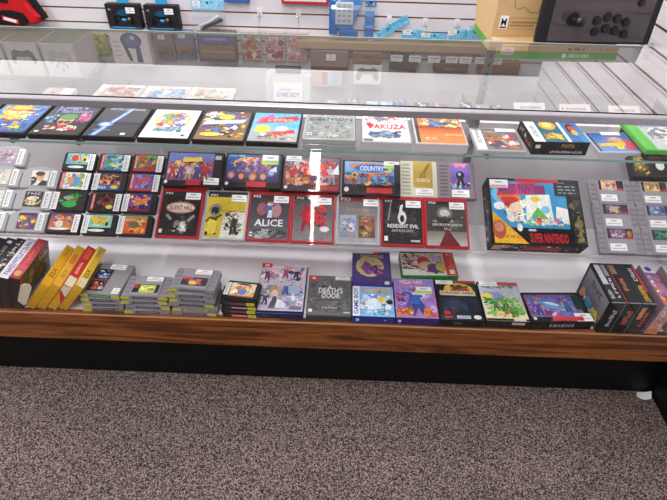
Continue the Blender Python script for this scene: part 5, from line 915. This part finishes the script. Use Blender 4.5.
for i, (x, lab) in enumerate(zip((.29, .395, .505, .607, .685, .775, .86), ('leftmost', 'second from the left', 'third from the left', 'middle', 'third from the right', 'second from the right', 'rightmost'))):
    T = hanging('price_tag', 'white price tag hooked under the tan ledge, %s of seven' % lab, 'price tag', x, .485, 0, .0, GQ2)
    m = MB(); m.tube([(0, .012, -.002), (0, .014, .1)], .002, 'b8b8bc'); m.build('hook_arm', METAL, T)
    a = MB(); a.box(-.034, -.012, .1, .034, .024, .102, 'e8e6e8'); a.z = .1023; a.art(-.034, -.012, .068, .036, [('l', i, .12, .55, .88, .78, '8a888c'), ('l', i + 9, .12, .2, .7, .36, 'a8a6aa')]); a.build('card', PAPER, T)
low_box(.62, .4, .2, .05, .06, '5e4c48', [('r', .05, .1, .95, .9, '6a5650'), ('r', .3, .3, .6, .6, '8a7a74')], 'long dark brown box below the price tags, seen through the counter glass')
low_box(.9, .4, .24, .07, .06, '7a5244', [('r', .05, .1, .95, .9, '845a4a')], 'russet box at the right end of the back wall, seen through the counter glass')

# ------------------------------------------------------------------ floor things at the right
T = thing('stand_foot', 'black floor stand at the right edge beside the plinth', 'stand', (1.113, -.04, 0))
MB().box(0, -.08, .012, .044, .083, .2, '08080a', .003).build('body', BLACKM, T); MB().box(.003, -.076, 0, .041, .08, .0125, '070708').build('base_pad', BLACKM, T)

T = thing('paper_scrap', 'curled white paper scrap on the carpet at the right end of the plinth', 'paper', (1.084, .03, .001), (0, 0, R(-20))); T.scale = (.6, .6, .6)
m = MB(); vs = []; n = 8
for i in range(n + 1):
    t = i / n; vs += [(-.035 + .07 * t, -.02 - .012 * math.sin(3.1 * t), .004 + .02 * t * t), (-.03 + .066 * t, .018 + .01 * t, .002 + .032 * t * t)]
m.add(vs, [(2*i, 2*i + 2, 2*i + 3, 2*i + 1) for i in range(n)], 'eceaea', True); m.build('sheet', PAPER, T)

# ------------------------------------------------------------------ lights
def area(name, loc, rot, sx, sy, power, col=(1, 1, 1)):
    l = bpy.data.lights.new(name, 'AREA'); l.shape = 'RECTANGLE'; l.size = sx; l.size_y = sy; l.energy = power; l.color = col
    o = bpy.data.objects.new(name, l); COL.objects.link(o); o.location = loc; o.rotation_euler = rot; return o
area('ceiling_strip_light', (-.21, -.3, 2.86), (0, 0, 0), .08, 3.6, 72, (1, .985, .97))
area('ceiling_strip_light', (-2.9, -.3, 2.86), (0, 0, 0), .3, 3.6, 70, (1, .985, .97))
area('added_wall_wash', (-1.2, 1.45, 2.8), (R(-38), 0, 0), 5, .12, 52, (1, 1, 1))  # added lamp, brightens the white upper wall mirrored in the counter glass
w = bpy.data.worlds.new('world'); bpy.context.scene.world = w; w.use_nodes = True
bg = w.node_tree.nodes['Background']; bg.inputs['Color'].default_value = (.97, .96, 1, 1); bg.inputs['Strength'].default_value = .6

# ------------------------------------------------------------------ camera
cd = bpy.data.cameras.new('camera'); cam = bpy.data.objects.new('camera', cd); COL.objects.link(cam)
Rv = Vector((.99927255, .03270858, .01960939)); Uv = Vector((-.03619925, .65172641, .75758979)); Fv = Vector((-.01199973, .75774853, -.65243634))
cam.matrix_world = Matrix(((Rv.x, Uv.x, -Fv.x, 0), (Rv.y, Uv.y, -Fv.y, -.98396548), (Rv.z, Uv.z, -Fv.z, 1.49912597), (0, 0, 0, 1)))
cd.sensor_fit = 'HORIZONTAL'; cd.sensor_width = 36; cd.lens = 492.92 / 667 * 36; cd.clip_start = .02
sc = bpy.context.scene; sc.camera = cam
sc.view_settings.view_transform = 'Standard'; sc.view_settings.look = 'None'; sc.view_settings.exposure = 0; sc.view_settings.gamma = 1
sc.cycles.max_bounces = 10; sc.cycles.transparent_max_bounces = 24; sc.cycles.use_denoising = True
